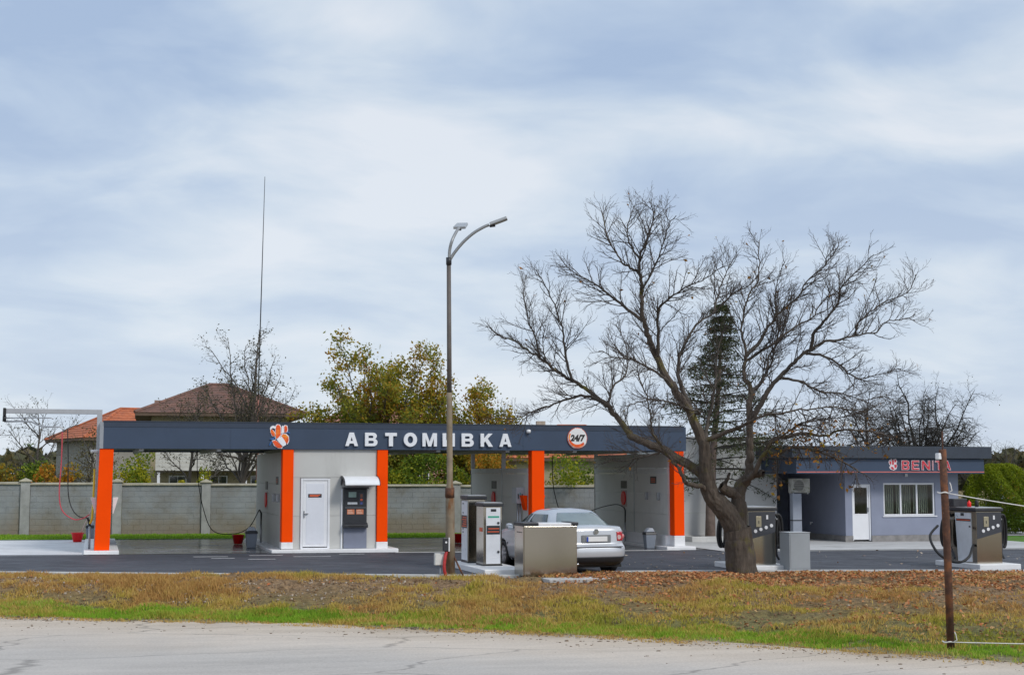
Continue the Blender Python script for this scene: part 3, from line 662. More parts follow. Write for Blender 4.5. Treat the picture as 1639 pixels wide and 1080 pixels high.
# orange pillars with white feet; dividing walls of stacked panels on a white plinth
piers = [(0.12, 0.50, 0), (5.12, 5.43, 0.19), (7.83, 8.14, 0.19), (12.47, 12.86, 0.3), (17.0, 17.33, 0.32)]
for x0, x1, foot in piers:
    g = gz(x0)
    dp = 0.36
    if x0 < 1:      # this one widens and leans out to the bottom left
        pl = MB().hexa([(x0 - 0.05, 0, g + 0.1), (x1 - 0.03, 0, g + 0.1), (x1 - 0.03, dp, g + 0.1), (x0 - 0.05, dp, g + 0.1)],
                       [(x0 + 0.03, 0, FB - 0.003), (x1 + 0.02, 0, FB - 0.003), (x1 + 0.02, dp, FB - 0.003), (x0 + 0.03, dp, FB - 0.003)]).build("pillar", M_ORANGE, cw, bevel=0.012)
    else:
        pl = box("pillar", M_ORANGE, cw, x0, x1, -0.012, dp, g + 0.1 + foot, FB - 0.003, bevel=0.012)
        box("pillar_foot", M_WHITE, cw, x0 - 0.01, x1 + 0.01, -0.02, dp + 0.01, g + 0.1, g + 0.098 + foot, bevel=0.01)
def plinth(x0, x1, y0, y1, h, name="plinth"):
    g = gz((x0 + x1) / 2)
    return box(name, M_WHITE, cw, x0, x1, y0, y1, g - 0.1, g + h, bevel=0.02)
plinth(-0.2, 0.72, -0.22, 7.3, 0.1)
plinth(4.82, 8.42, -0.25, 7.3, 0.1)
plinth(12.2, 13.15, -0.22, 7.3, 0.1)
plinth(16.65, 17.6, -0.25, 7.3, 0.1)
def divider(xc, stub, top=2.33):
    g = gz(xc)
    if stub: box("stub_wall", M_WHITE, cw, xc - 0.14, xc + 0.14, 0.37, 7.1, g + 0.1, g + stub, bevel=0.01)
    y = 0.37
    for a, b in ((0.37, 3.2), (3.28, 7.05)):
        z0 = g + max(0.1, stub) + 0.002; n = 3
        for k in range(n):
            za = z0 + (top - 0.16 - z0) * k / n; zb = z0 + (top - 0.16 - z0) * (k + 1) / n
            box("wall_panel", mat("bay_panel_lightened", (0.66, 0.66, 0.63), 0.45, var=0.06, scale=0.9, col2=(0.52, 0.52, 0.49), f2=(0.55, 0.8), s2=1.2, stretch2=(1, 1, 0.25)), cw, xc - 0.05, xc + 0.05, a, b, za + 0.003, zb - 0.003)  # colour raised above the room's panels to stand in for daylight in the bays
        box("wall_cap", mat("cap_pale", (0.6, 0.61, 0.6), 0.45, var=0.05), cw, xc - 0.07, xc + 0.07, a, b, top - 0.157, top)
    for yy in (3.2, 7.05):
        box("post", M_STEELPOST, cw, xc - 0.06, xc + 0.06, yy + 0.002, yy + 0.078, g + 0.1, FB + 0.045)
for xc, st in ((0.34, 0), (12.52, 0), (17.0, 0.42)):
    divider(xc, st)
box("upper_panel", M_PANEL, cw, 16.95, 17.05, 0.37, 7.05, 2.34, FB - 0.065)
# plant room: stacked panels left and right, panelled front with door and machine
g = gz(6.6)
for (xa, xb) in ((5.17, 5.25), (8.02, 8.1)):
    for k in range(3):
        za = g + 0.102 + (FB - 0.07 - g - 0.1) * k / 3; zb = g + 0.1 + (FB - 0.07 - g - 0.1) * (k + 1) / 3
        box("wall_panel", M_PANEL, cw, xa, xb, 0.37, 7.1, za + 0.002, zb - 0.002)
box("wall_panel", M_PANEL, cw, 5.26, 8.01, 7.0, 7.09, g + 0.1, FB - 0.07)
zz = [g + 0.102, 0.98, 2.063, FB - 0.001]
for k in range(3):
    for (xa, xb) in (((5.44, 5.645), (6.485, 7.82)) if k < 2 else ((5.44, 7.82),)):
        box("wall_panel", M_PANEL, cw, xa, xb, 0.06, 0.118, zz[k] + 0.003, zz[k + 1] - 0.003)
# door
dz = g + 0.104
dr = box("door", M_PVC, cw, 5.72, 6.41, 0.03, 0.075, dz + 0.06, 1.975, bevel=0.004)
for (a, b, c, d) in ((5.65, 5.715, dz, 2.035), (6.415, 6.48, dz, 2.035), (5.716, 6.414, 1.98, 2.035)):
    box("frame", M_PVC, dr, a, b, 0.01, 0.09, c, d, bevel=0.006)
box("infill_panel", mat("door_panel", (0.72, 0.74, 0.8), 0.35, var=0.03), dr, 5.81, 6.32, 0.022, 0.0295, dz + 0.14, 1.89, bevel=0.004)
box("threshold", M_PVC, dr, 5.66, 6.47, -0.01, 0.09, dz - 0.002, dz + 0.035)
sg = box("sign_plate", M_DARK, dr, 5.86, 6.24, 0.014, 0.0215, 1.50, 1.60)
for k in range(2): box("print_line", M_TEXTORANGE, sg, 5.90, 6.20 - 0.05 * k, 0.0115, 0.0135, 1.555 - 0.035 * k, 1.58 - 0.035 * k)
hd = box("handle", M_STEELPOST, dr, 5.735, 5.765, 0.005, 0.0295, 0.93, 1.13, bevel=0.004)
box("lever", M_STEELPOST, hd, 5.735, 5.87, -0.03, 0.004, 1.04, 1.065, bevel=0.006)
box("door_lintel", mat("lintel_grey", (0.3, 0.3, 0.3), 0.6), dr, 5.64, 6.49, 0.02, 0.1, 2.038, 2.06)  # grey lintel strip above the door frame
# pay machine
pm = box("pay_terminal", M_DARK, cw, 6.87, 7.53, -0.06, 0.058, 0.66, 1.74, bevel=0.02)
pm["label"] = "dark pay machine with screen and card slots"
box("hood", M_DARK, pm, 6.84, 7.57, -0.16, 0.055, 1.745, 1.79, bevel=0.01)
MB().prism([(-0.06, 0.78), (-0.16, 0.72), (-0.16, 0.64), (0.05, 0.64), (0.05, 0.78)], 6.86, 7.55, 'x').build("tray", M_DARK, pm, bevel=0.012)
box("slot", M_BLACK, pm, 6.99, 7.42, -0.166, -0.161, 0.675, 0.705)
box("screen", mat("lcd", (0.28, 0.4, 0.36), 0.2, var=0.1), pm, 7.0, 7.22, -0.066, -0.061, 1.50, 1.65)
box("note_slot", mat("light_label", (0.55, 0.58, 0.62), 0.4, var=0.2, scale=20), pm, 6.97, 7.25, -0.067, -0.061, 1.30, 1.36)
cs = box("coin_panel", mat("coin_panel", (0.05, 0.05, 0.07), 0.35), pm, 7.30, 7.44, -0.067, -0.061, 1.28, 1.62)
box("button", M_TEXTORANGE, cs, 7.335, 7.40, -0.072, -0.068, 1.40, 1.46, bevel=0.002)
box("button", mat("button_blue", (0.06, 0.09, 0.3), 0.4), cs, 7.335, 7.40, -0.072, -0.068, 1.30, 1.36, bevel=0.002)
box("button", mat("button_brown", (0.25, 0.1, 0.06), 0.4), cs, 7.335, 7.40, -0.072, -0.068, 1.49, 1.59, bevel=0.002)
for (a, b) in ((6.96, 7.17), (7.22, 7.43)):
    lb = box("notice", mat("notice_orange", (0.6, 0.2, 0.1), 0.5, var=0.25, scale=25), pm, a, b, -0.067, -0.061, 1.02, 1.16)
    for k in range(3): box("print_line", mat("notice_pale", (0.75, 0.6, 0.5), 0.5), lb, a + 0.02, b - 0.03 - 0.02 * k, -0.070, -0.068, 1.04 + 0.04 * k, 1.052 + 0.04 * k)
box("ledge", mat("ledge_grey", (0.1, 0.105, 0.12), 0.4), pm, 6.9, 7.5, -0.085, -0.061, 1.19, 1.22)
box("lower_panel", mat("blue_grey_panel", (0.2, 0.22, 0.29), 0.5, var=0.05), cw, 6.88, 7.54, 0.0, 0.058, g + 0.105, 0.635, bevel=0.004)
box("side_trim", M_PVC, cw, 6.80, 6.84, 0.02, 0.058, g + 0.105, 1.735)
# curved awning
aw = thing("awning", None, None); aw.parent = cw
arc = [(0.05 - 0.62 * math.sin(rad(a)), 1.86 + 0.24 * math.cos(rad(a))) for a in range(0, 91, 10)]
prof = arc + [(p[0], p[1] - 0.012) for p in reversed(arc)]
MB().prism(prof, 6.82, 7.80, 'x').build("canopy_sheet", mat("awning_sheet", (0.8, 0.82, 0.85), 0.3, var=0.04), aw, smooth=False)
for xa in (6.79, 7.80):
    MB().prism([(p[0], p[1] + 0.012) for p in arc] + [(p[0] * 0.98, p[1] - 0.035) for p in reversed(arc)] , xa, xa + 0.02, 'x').build("edge_trim", M_DARK, aw)
    MB().prism([(0.055, 1.84), (0.055, 2.1), (-0.25, 2.06)], xa - 0.002, xa + 0.022, 'x').build("bracket", M_DARK, aw)
# things on the bay walls: notices, red brush emblems, gun holsters, trays
def wall_sign(xf, y0, y1, z0, z1, m, name="bay_notice", face=-1):
    return box(name, m, cw, *(sorted((xf, xf + face * 0.012))), y0, y1, z0, z1)
M_NOTE = mat("notice_dark", (0.07, 0.065, 0.062), 0.5, var=0.35, scale=9)
for xf, fy in ((12.47, 0), (16.95, 0), (5.169, 0)):
    wall_sign(xf - 0.001, 3.9, 4.45, 1.68, 1.93, M_NOTE)
    o = MB().prism([(4.17 + 0.2 * math.cos(rad(a)), 1.36 + 0.23 * math.sin(rad(a))) for a in range(0, 360, 15)], xf - 0.05, xf - 0.001, 'x').build("red_brush_holder", M_RED, cw, bevel=0.01)
    box("backplate", mat("brush_plate", (0.5, 0.4, 0.38), 0.5), o, xf - 0.0105, xf - 0.0015, 3.92, 4.42, 1.08, 1.62)
for xf in (16.95, 5.169):
    s_ = wall_sign(xf - 0.001, 1.3, 1.8, 1.85, 2.08, M_NOTE)
    for k in range(3): box("print_line", M_TEXTORANGE, s_, xf - 0.016, xf - 0.0135, 1.38, 1.72, 1.9 + 0.05 * k, 1.92 + 0.05 * k)
    for yy in (1.0, 2.0): box("mat_clip", M_STEELPOST, cw, xf - 0.09, xf - 0.002, yy, yy + 0.1, 1.35, 1.58, bevel=0.01)
cab = box("control_box", mat("control_grey", (0.45, 0.47, 0.5), 0.4, var=0.05), cw, 12.22, 12.468, 0.75, 1.25, 1.28, 1.75, bevel=0.01)
for k in range(3): box("dial", (M_DARK, mat("dial_teal", (0.05, 0.3, 0.3), 0.4), M_DARK)[k], cab, 12.26 + 0.06 * k, 12.29 + 0.06 * k, 0.735, 0.749, 1.42 + 0.03 * k, 1.56 + 0.04 * (k % 2))
for k in range(2): MB().tube([(12.3 + 0.08 * k, 0.9, 1.28), (12.3 + 0.08 * k, 0.9, 0.16)], 0.03, 10).build("lance_tube", M_STEELPOST, cw, smooth=True)
# trapezoid trays on both sides of the end pier and on the third pier
for xa, s_ in ((0.09, -1), (0.53, 1), (12.46, -1), (12.87, 1)):
    MB().prism([(xa, 1.52), (xa + s_ * 0.15, 1.52), (xa + s_ * 0.03, 1.08), (xa, 1.08)], 0.42, 0.8, 'y').build("card_tray", M_WHITE if xa < 1 else M_ORANGE, cw, bevel=0.006)
for yy, cm in ((0.55, (0.75, 0.55, 0.02)), (0.68, (0.78, 0.62, 0.03))):
    MB().tube([(0.03, yy, 2.3), (0.02, yy, 1.5), (0.0, yy, 0.95), (-0.05, yy, 0.8)], 0.03, 8).build("yellow_hose", mat("hose_yellow", (0.75, 0.52, 0.02), 0.4), cw, smooth=True)
for yy in (0.9, 1.1):
    MB().tube([(-0.06, yy, gz(0) + 0.1), (-0.06, yy, 0.72)], 0.035, 10).build("gun_holster", M_STEELPOST, cw, smooth=True)
    MB().tube([(-0.06, yy, 0.7), (-0.08, yy - 0.02, 0.86), (-0.14, yy - 0.03, 0.95)], [0.03, 0.035, 0.02], 8).build("spray_gun", M_BLACK, cw, smooth=True)

# ------------------------------------------------------------------ swing boom beside the end pier
bm_ = thing("swing_boom", "grey gantry arm with thin swivel pipes reaching over the pale wash pad", "boom", (0.06, 42.0, 0.1))
M_BOOM = mat("boom_alu", (0.45, 0.46, 0.48), 0.4, metal=0.5, var=0.08)
box("mast", M_BOOM, bm_, 0.0, 0.14, 0, 0.14, gz(0) - 0.0, 3.86, bevel=0.008)
box("arm", M_BOOM, bm_, -2.42, 0.139, 0.002, 0.138, 3.73, 3.862, bevel=0.008)
box("end_cap", M_BLACK, bm_, -2.5, -2.422, -0.02, 0.16, 3.66, 3.88, bevel=0.02)
MB().lathe([(0.03, 0), (0.16, 0.01), (0.18, 0.05), (0.16, 0.07), (0.03, 0.08)], 14, (0.02, 0.05, 2.66)).build("lamp_bowl", M_WHITE, bm_, smooth=True)
MB().tube([(-2.46, 0.07, 3.66), (-2.46, 0.07, 3.5)], 0.05, 10).build("swivel", M_BLACK, bm_, smooth=True)
MB().tube([(-2.46, 0.05, 3.6), (-2.2, -0.1, 3.6), (-1.22, -0.3, 3.6), (-1.16, -0.31, 3.57)], 0.016, 8).build("swivel_pipe", M_STEELPOST, bm_, smooth=True)
MB().tube([(-2.46, 0.08, 3.5), (-2.0, 0.0, 3.51), (-1.75, -0.04, 3.5), (-1.5, -0.08, 3.38), (-1.3, -0.1, 3.36), (-0.98, -0.14, 3.36), (-0.9, -0.14, 3.3), (-0.9, -0.14, 3.22)], 0.022, 8).build("swivel_pipe", M_STEELPOST, bm_, smooth=True)
def sag(a, b, low, n=18):
    a, b = Vector(a), Vector(b)
    return [a.lerp(b, k / n) + Vector((0, 0, -low * 4 * (k / n) * (1 - k / n))) for k in range(n + 1)]
def spl(pts, n=8):
    P = [Vector(p) for p in pts]; out = []
    for i in range(len(P) - 1):
        p0, p1, p2, p3 = P[max(i - 1, 0)], P[i], P[i + 1], P[min(i + 2, len(P) - 1)]
        for k in range(n):
            t = k / n
            out.append(0.5 * ((2 * p1) + (p2 - p0) * t + (2 * p0 - 5 * p1 + 4 * p2 - p3) * t * t + (3 * p1 - p0 - 3 * p2 + p3) * t ** 3))
    return out + [P[-1]]
MB().tube(spl([(-0.92, -0.14, 3.22), (-0.92, -0.16, 2.4), (-0.95, -0.2, 1.5), (-0.85, -0.25, 1.05), (-0.55, -0.3, 0.82), (-0.3, -0.45, 0.85), (-0.14, -0.55, 0.95)]), 0.017, 8).build("pressure_hose", mat("hose_pinkred", (0.5, 0.06, 0.08), 0.45), bm_, smooth=True)
MB().tube(spl([(-0.78, -0.12, 3.3), (-0.74, -0.12, 2.4), (-0.72, -0.15, 1.6), (-0.62, -0.2, 1.15), (-0.42, -0.3, 0.9), (-0.15, -0.45, 0.86)]), 0.014, 8).build("pressure_hose", M_BLACK, bm_, smooth=True)

# ------------------------------------------------------------------ loose things in the bays
def bucket(x, y, label):
    o = MB().lathe([(0.0, 0.0), (0.13, 0.0), (0.185, 0.26), (0.2, 0.265), (0.2, 0.285), (0.175, 0.285), (0.12, 0.02), (0.0, 0.02)], 20).build("wash_bucket", M_RED, None, smooth=True)
    o.location = (x, y, gz(x) + 0.02); return tag(o, label, "bucket", "red wash buckets")
def bin_(x, y, label):
    r = thing("litter_bin", label, "bin", (x, y, gz(x) + 0.01), 0, "grey litter bins")
    b = MB().hexa([(-.13, -.11, 0), (.13, -.11, 0), (.13, .11, 0), (-.13, .11, 0)], [(-.17, -.15, .42), (.17, -.15, .42), (.17, .15, .42), (-.17, .15, .42)]).build("body", M_GREYPLASTIC, r, bevel=0.02)
    MB().hexa([(-.185, -.165, .422), (.185, -.165, .422), (.185, .165, .422), (-.185, .165, .422)], [(-.17, -.14, .5), (.17, -.14, .5), (.17, .14, .5), (-.17, .14, .5)]).build("rim", M_DARK, r, bevel=0.015)
    MB().hexa([(-.15, -.12, .502), (.15, -.12, .502), (.15, .12, .502), (-.15, .12, .502)], [(-.05, -.12, .62), (.08, -.12, .62), (.08, .12, .62), (-.05, .12, .62)]).build("swing_lid", mat("bin_lid", (0.42, 0.46, 0.52), 0.45), r, bevel=0.02)
    return r
b1 = G(124, 866); b2 = G(381, 871); b3 = G(734, 869)
bucket(b1.x, 47.9, "red bucket with a brush handle leaning in it on the pale pad")
bucket(b2.x, b2.y, "red bucket on the wet floor beside the plant room")
bucket(b3.x, b3.y, "red bucket in the bay behind the twin vacuum columns")
p = G(412, 877); bin_(4.55, p.y, "grey litter bin standing by the plant room side wall")
p = G(136, 868); bin_(-0.02, 48.6, "grey litter bin beside the end pier and swing boom")
bin_(16.42, 41.5, "grey litter bin at the foot of the last orange pillar")
def lance(x, y, zt, path, label):
    r = thing("wash_lance", label, "spray lance", (x, y, gz(x) + 0.1), 0, "spray lances and hoses")
    MB().tube([(0, 0, 0), (0, 0, zt * 0.55)], 0.03, 8).build("holster", M_STEELPOST, r, smooth=True)
    MB().tube([(0, 0, zt * 0.35), (0.0, -0.02, zt * 0.9), (-0.06, -0.05, zt)], [0.015, 0.03, 0.02], 8).build("gun", M_BLACK, r, smooth=True)
    MB().tube(spl(path), 0.014, 6).build("hose", M_BLACK, r, smooth=True)
lance(5.0, 45.0, 1.0, [(-0.06, 0, 1.0), (-0.35, 0.2, 0.45), (-0.8, 0.5, 0.25), (-1.4, 0.6, 0.35), (-1.7, 0.6, 1.0), (-1.9, 0.6, 2.0), (-1.92, 0.6, 2.78)], "black spray lance and looped hose at the plant room wall")
lance(16.8, 44.6, 1.1, [(-0.06, 0, 1.1), (-0.3, 0.2, 1.18), (-0.9, 0.9, 0.95), (-1.5, 1.5, 0.5), (-1.8, 2.0, 1.6), (-1.8, 2.2, 2.8)], "black spray lance on the wall behind the silver car")
br = thing("wash_brush", "long pale brush handle leaning from a red bucket to the pier", "brush", (b1.x, 47.9, 0.04))
MB().tube([(0.02, 0, 0.06), (0.42, -0.2, 1.05)], 0.014, 8).build("handle", mat("pink_handle", (0.62, 0.45, 0.42), 0.5), br, smooth=True)
box("brush_head", M_DARK, br, -0.07, 0.08, -0.05, 0.05, 0.03, 0.1, bevel=0.02)

# ------------------------------------------------------------------ pale panel hall behind the conifer
hall = thing("panel_hall", "tall pale panel-clad hall standing between car wash and kiosk", "building", (0, 46.6, 0))
g = gz(21)
for k in range(4):
    za, zb = g + 0.1 + 0.86 * k, g + 0.1 + 0.86 * (k + 1)
    box("wall_panel", mat("hall_panel", (0.52, 0.53, 0.53), 0.5, var=0.05, scale=0.8), hall, 19.0, 23.2, 0, 0.1, za + 0.003, zb - 0.003)
    box("wall_panel", MATS["hall_panel"], hall, 19.0, 19.1, 0.105, 3.6, za + 0.003, zb - 0.003)
    box("wall_panel", MATS["hall_panel"], hall, 23.09, 23.19, 0.105, 3.6, za + 0.003, zb - 0.003)
box("corner_trim", mat("trim_pale", (0.62, 0.63, 0.65), 0.4), hall, 23.2, 23.28, -0.015, 0.1, g + 0.02, g + 3.55)
box("roof_trim", M_WHITE, hall, 18.96, 23.3, -0.04, 3.7, g + 3.552, g + 3.62)
box("base_strip", M_KERB, hall, 19.02, 23.19, -0.03, -0.002, g - 0.05, g + 0.095)

# ------------------------------------------------------------------ kiosk
KYF = 44.7
ki = thing("kiosk", "blue-grey rendered kiosk with dark flat canopy and red outlined sign", "kiosk", (0, KYF, 0))
M_KW = mat("kiosk_render", (0.25, 0.275, 0.36), 0.85, var=0.08, scale=1.2, bump=0.15, bscale=70)
M_KB = mat("kiosk_base", (0.25, 0.24, 0.235), 0.9, var=0.25, scale=4, bump=0.3)
gk = gz(27)
dx0, dx1, wx0, wx1 = 25.2, 25.93, 26.42, 28.46
dtop, wz0, wz1 = 1.80, 0.70, 1.84
mk = MB()      # front wall around the openings
mk.box(24.93, dx0, 0, 0.22, gk + 0.24, 2.2); mk.box(dx1, wx0, 0, 0.22, gk + 0.24, 2.2); mk.box(wx1, 29.4, 0, 0.22, gk + 0.24, 2.2)
mk.box(dx0, dx1, 0, 0.22, dtop, 2.2); mk.box(wx0, wx1, 0, 0.22, wz1, 2.2); mk.box(wx0, wx1, 0, 0.22, gk + 0.24, wz0)
mk.build("front_wall", M_KW, ki)
box("side_wall", M_KW, ki, 24.93, 25.15, 0.222, 4.5, gk + 0.24, 2.2)
box("side_wall", M_KW, ki, 29.18, 29.4, 0.222, 5.4, gk + 0.24, 2.2)
box("rear_wall", mat("kiosk_render_shaded", (0.13, 0.145, 0.19), 0.85, var=0.1), ki, 23.3, 24.928, 4.3, 4.5, gk, 2.2)  # shade of the recess is put into this wall's darker colour
box("rear_wall", M_KW, ki, 25.16, 29.17, 5.2, 5.4, gk, 2.2)
for (a, b, c, d) in ((24.9, dx0, -0.03, 0.0), (dx1, 29.43, -0.03, 0.0)):
    box("base_course", M_KB, ki, a, b, c, 0.2, gk - 0.06, gk + 0.237)
box("base_course", M_KB, ki, 24.9, 25.12, 0.205, 4.5, gk - 0.06, gk + 0.237)
box("floor", M_KB, ki, 25.15, 29.18, 0.25, 5.2, gk, gk + 0.1)
M_KGLASS = mat("kiosk_glass", (0.8, 0.86, 0.84), 0.02, var=0.0, trans=1.0, ior=1.5)
bl = thing("blinds", None, None); bl.parent = ki
for k in range(26):
    xx = wx0 + 0.03 + (wx1 - wx0 - 0.06) * k / 26
    if k % 9 != 7: MB().hexa([(xx, 0.26, wz0 + 0.02), (xx + 0.06, 0.29, wz0 + 0.02), (xx + 0.058, 0.293, wz0 + 0.02), (xx - 0.002, 0.263, wz0 + 0.02)], [(xx, 0.26, wz1 - 0.02), (xx + 0.06, 0.29, wz1 - 0.02), (xx + 0.058, 0.293, wz1 - 0.02), (xx - 0.002, 0.263, wz1 - 0.02)]).build("blind_slat", mat("blind_cloth", (0.34, 0.37, 0.33), 0.8, var=0.15, scale=2), bl)
box("counter", M_KB, ki, 25.2, 25.9, 1.6, 2.0, gk + 0.1, 1.0)
kd = box("door", M_PVC, ki, dx0 + 0.06, dx1 - 0.06, 0.06, 0.11, gk + 0.1, 0.78, bevel=0.004)
for (a, b, c, d) in ((dx0 + 0.002, dx0 + 0.058, gk + 0.06, dtop - 0.003), (dx1 - 0.058, dx1 - 0.002, gk + 0.06, dtop - 0.003), (dx0 + 0.059, dx1 - 0.059, dtop - 0.06, dtop - 0.003)):
    box("frame", M_PVC, kd, a, b, 0.03, 0.13, c, d, bevel=0.004)
for (a, b, c, d) in ((dx0 + 0.06, dx0 + 0.12, 0.785, dtop - 0.062), (dx1 - 0.12, dx1 - 0.06, 0.785, dtop - 0.062), (dx0 + 0.122, dx1 - 0.122, dtop - 0.12, dtop - 0.062)):
    box("stile", M_PVC, kd, a, b, 0.055, 0.112, c, d, bevel=0.004)
box("pane", M_KGLASS, kd, dx0 + 0.121, dx1 - 0.121, 0.075, 0.09, 0.782, dtop - 0.121)
box("handle", M_STEELPOST, kd, dx1 - 0.11, dx1 - 0.08, 0.02, 0.054, 0.84, 1.0, bevel=0.004)
kw = thing("window", None, None); kw.parent = ki
for (a, b, c, d) in ((wx0 + .002, wx0 + .06, wz0, wz1 - .003), (wx1 - .06, wx1 - .002, wz0, wz1 - .003), (wx0 + .061, wx1 - .061, wz1 - .06, wz1 - .003), (wx0 + .061, wx1 - .061, wz0 + .003, wz0 + .06)):
    box("frame", M_PVC, kw, a, b, 0.04, 0.12, c, d, bevel=0.004)
cell = (wx1 - wx0 - 0.122) / 3
for k in range(3):
    a = wx0 + 0.061 + cell * k
    if k: box("mullion", M_PVC, kw, a - 0.03, a + 0.03, 0.042, 0.118, wz0 + 0.062, wz1 - 0.062, bevel=0.004)
    box("pane", M_KGLASS, kw, a + (0.031 if k else 0), a + cell - (0.031 if k < 2 else 0), 0.07, 0.085, wz0 + 0.061, wz1 - 0.061)
box("sill", M_PVC, kw, wx0 - 0.05, wx1 + 0.05, -0.04, 0.04, wz0 - 0.035, wz0 - 0.002, bevel=0.004)
# canopy: lower sign band and a bigger upper box
CY_ = -0.75
kf = box("sign_band", M_NAVY, ki, 22.7, VY(1575, 745, KYF + CY_).x, CY_, 5.4, 2.165, 2.665)
xr = VY(1575, 745, KYF + CY_).x
box("red_line", mat("stripe_red", (0.6, 0.16, 0.14), 0.5, var=0.1), kf, 22.72, xr - 0.01, CY_ - 0.012, CY_ - 0.002, 2.205, 2.235)
box("roof_box", mat("navy_roof", (0.035, 0.046, 0.066), 0.45, var=0.1), ki, 22.5, VY(1587, 725, KYF + CY_ - 0.12).x, CY_ - 0.12, 5.6, 2.69, 3.1)
box("recessed_strip", M_DARK, ki, 22.8, xr - 0.1, CY_ + 0.1, 5.3, 2.666, 2.689)  # dark strip set back between sign band and roof box
M_SRED = mat("sign_red", (0.55, 0.03, 0.05), 0.45, var=0.05)
def frame_letter(name, ch, x, z, w, h):
    # white outline letter with a red face, proud of the band
    body = {'B': [(0, 0), (.75, 0), (.95, .12), (.95, .4), (.85, .5), (.95, .6), (.95, .88), (.75, 1), (0, 1)],
            'E': [(0, 0), (.95, 0), (.95, .22), (.28, .22), (.28, .4), (.85, .4), (.85, .6), (.28, .6), (.28, .78), (.95, .78), (.95, 1), (0, 1)],
            'N': [(0, 0), (.24, 0), (.24, .6), (.72, 0), (.98, 0), (.98, 1), (.74, 1), (.74, .4), (.26, 1), (0, 1)],
            'I': [(.2, 0), (.5, 0), (.5, 1), (.2, 1)],
            'T': [(.36, 0), (.64, 0), (.64, .78), (1, .78), (1, 1), (0, 1), (0, .78), (.36, .78)],
            'A': [(0, 0), (.26, 0), (.33, .2), (.67, .2), (.74, 0), (1, 0), (.64, 1), (.36, 1)]}[ch]
    holes = {'B': [[(.28, .2), (.66, .2), (.66, .38), (.28, .38)], [(.28, .6), (.66, .6), (.66, .8), (.28, .8)]], 'A': [[(.4, .4), (.6, .4), (.5, .7)]]}.get(ch, [])
    b = curve_mesh(name, [[(px * w, pz * h) for px, pz in c] for c in [body] + holes], 0.04, mat("sign_outline", (0.75, 0.6, 0.62), 0.4), ki)
    b.location = (x, CY_ - 0.002, z); b["label"] = "red letter with pale outline"
    cx, cz = 0.5, 0.5
    def ins(c, k):
        n = len(c); out = []
        ar = sum(c[i][0] * h_[1] - h_[0] * c[i][1] for i, h_ in enumerate(c[1:] + c[:1]))
        sgn = 1 if ar > 0 else -1
        for i in range(n):
            p0, p1, p2 = Vector((c[i - 1][0] * w, c[i - 1][1] * h)), Vector((c[i][0] * w, c[i][1] * h)), Vector((c[(i + 1) % n][0] * w, c[(i + 1) % n][1] * h))
            d1 = (p1 - p0).normalized(); d2 = (p2 - p1).normalized()
            n1 = Vector((-d1.y, d1.x)) * sgn; n2 = Vector((-d2.y, d2.x)) * sgn
            bs = (n1 + n2); q = k / max(0.35, bs.dot(n1)) 
            pt = p1 + bs * q; out.append((pt.x, pt.y))
        return out
    f = curve_mesh("face", [ins(body, 0.018)] + [ins(hh_, -0.016) for hh_ in holes], 0.012, M_SRED, b)
    f.location = (0, -0.041, 0)
X = lambda px: VY(px, 744, KYF + CY_).x
zb_, zt_ = 2.285, 2.62
for ch, a, b in (('B', 1442, 1455), ('E', 1458, 1471), ('N', 1474, 1488), ('I', 1490, 1496), ('T', 1496, 1508), ('A', 1508, 1521)):
    frame_letter("letter", ch, X(a), zb_, X(b) - X(a), zt_ - zb_)
ke = thing("emblem", None, None); ke.parent = ki; ke.location = (X(1422), CY_ - 0.002, 2.27)
ew, eh = X(1436) - X(1422), 0.40
def ke_piece(m, pts, lay):
    o = curve_mesh("emblem_piece", [[(a * ew, b * eh) for a, b in pts]], 0.012, m, ke); o.location = (0, -0.009 * lay, 0)
ke_piece(mat("emblem_pale", (0.7, 0.62, 0.66), 0.4), [(.1, .92), (.0, .75), (.06, .52), (.2, .45), (.05, .25), (.2, .1), (.55, 0), (.88, .12), (1, .4), (.9, .6), (1, .8), (.85, 1), (.6, .98), (.5, .9), (.35, 1)], 0)
for pts in ([(.14, .82), (.1, .62), (.26, .5), (.32, .7)], [(.42, .94), (.40, .5), (.58, .5), (.6, .86)], [(.7, .92), (.68, .72), (.86, .72), (.88, .9)], [(.62, .48), (.9, .52), (.92, .34), (.75, .2)], [(.2, .26), (.5, .06), (.64, .12), (.4, .34)]):
    ke_piece(M_SRED, pts, 1)
MB().lathe([(0, 0), (0.05, 0), (0.05, 0.1), (0, 0.1)], 10, (27.3, -0.06, 2.06)).build("lamp", M_WHITE, ki)
# lean-to services: duct, air conditioner, taps
ac = thing("air_conditioner", "grimy outdoor air conditioner unit on the kiosk side wall", "air conditioner", (23.62, 45.4, 1.5))
box("casing", mat("ac_casing", (0.42, 0.42, 0.39), 0.55, var=0.3, scale=5, col2=(0.24, 0.24, 0.17), f2=(0.5, 0.62), s2=4), ac, -0.35, 0.35, 0, 0.28, 0, 0.5, bevel=0.015)
fn = MB().disc((-0.08, 0.25), 0.19, -0.012, -0.001, 24).build("fan_guard", mat("ac_grille", (0.16, 0.16, 0.15), 0.6, var=0.3), ac)
for k in range(6): box("grille_bar", mat("ac_bar", (0.4, 0.4, 0.38), 0.5), fn, -0.27, 0.11, -0.018, -0.013, 0.085 + 0.06 * k, 0.095 + 0.06 * k)
for xx in (-0.3, 0.25): box("bracket", M_STEELPOST, ac, xx, xx + 0.04, 0.02, 0.3, -0.04, -0.002)
col_ = thing("service_column", "square blue-grey steel column under the air conditioner", "column", (23.36, 45.3, gz(24)))
box("shaft", mat("column_grey", (0.27, 0.3, 0.36), 0.6, var=0.06), col_, -0.17, 0.17, -0.1, 0.12, 0.02, 1.66, bevel=0.01)
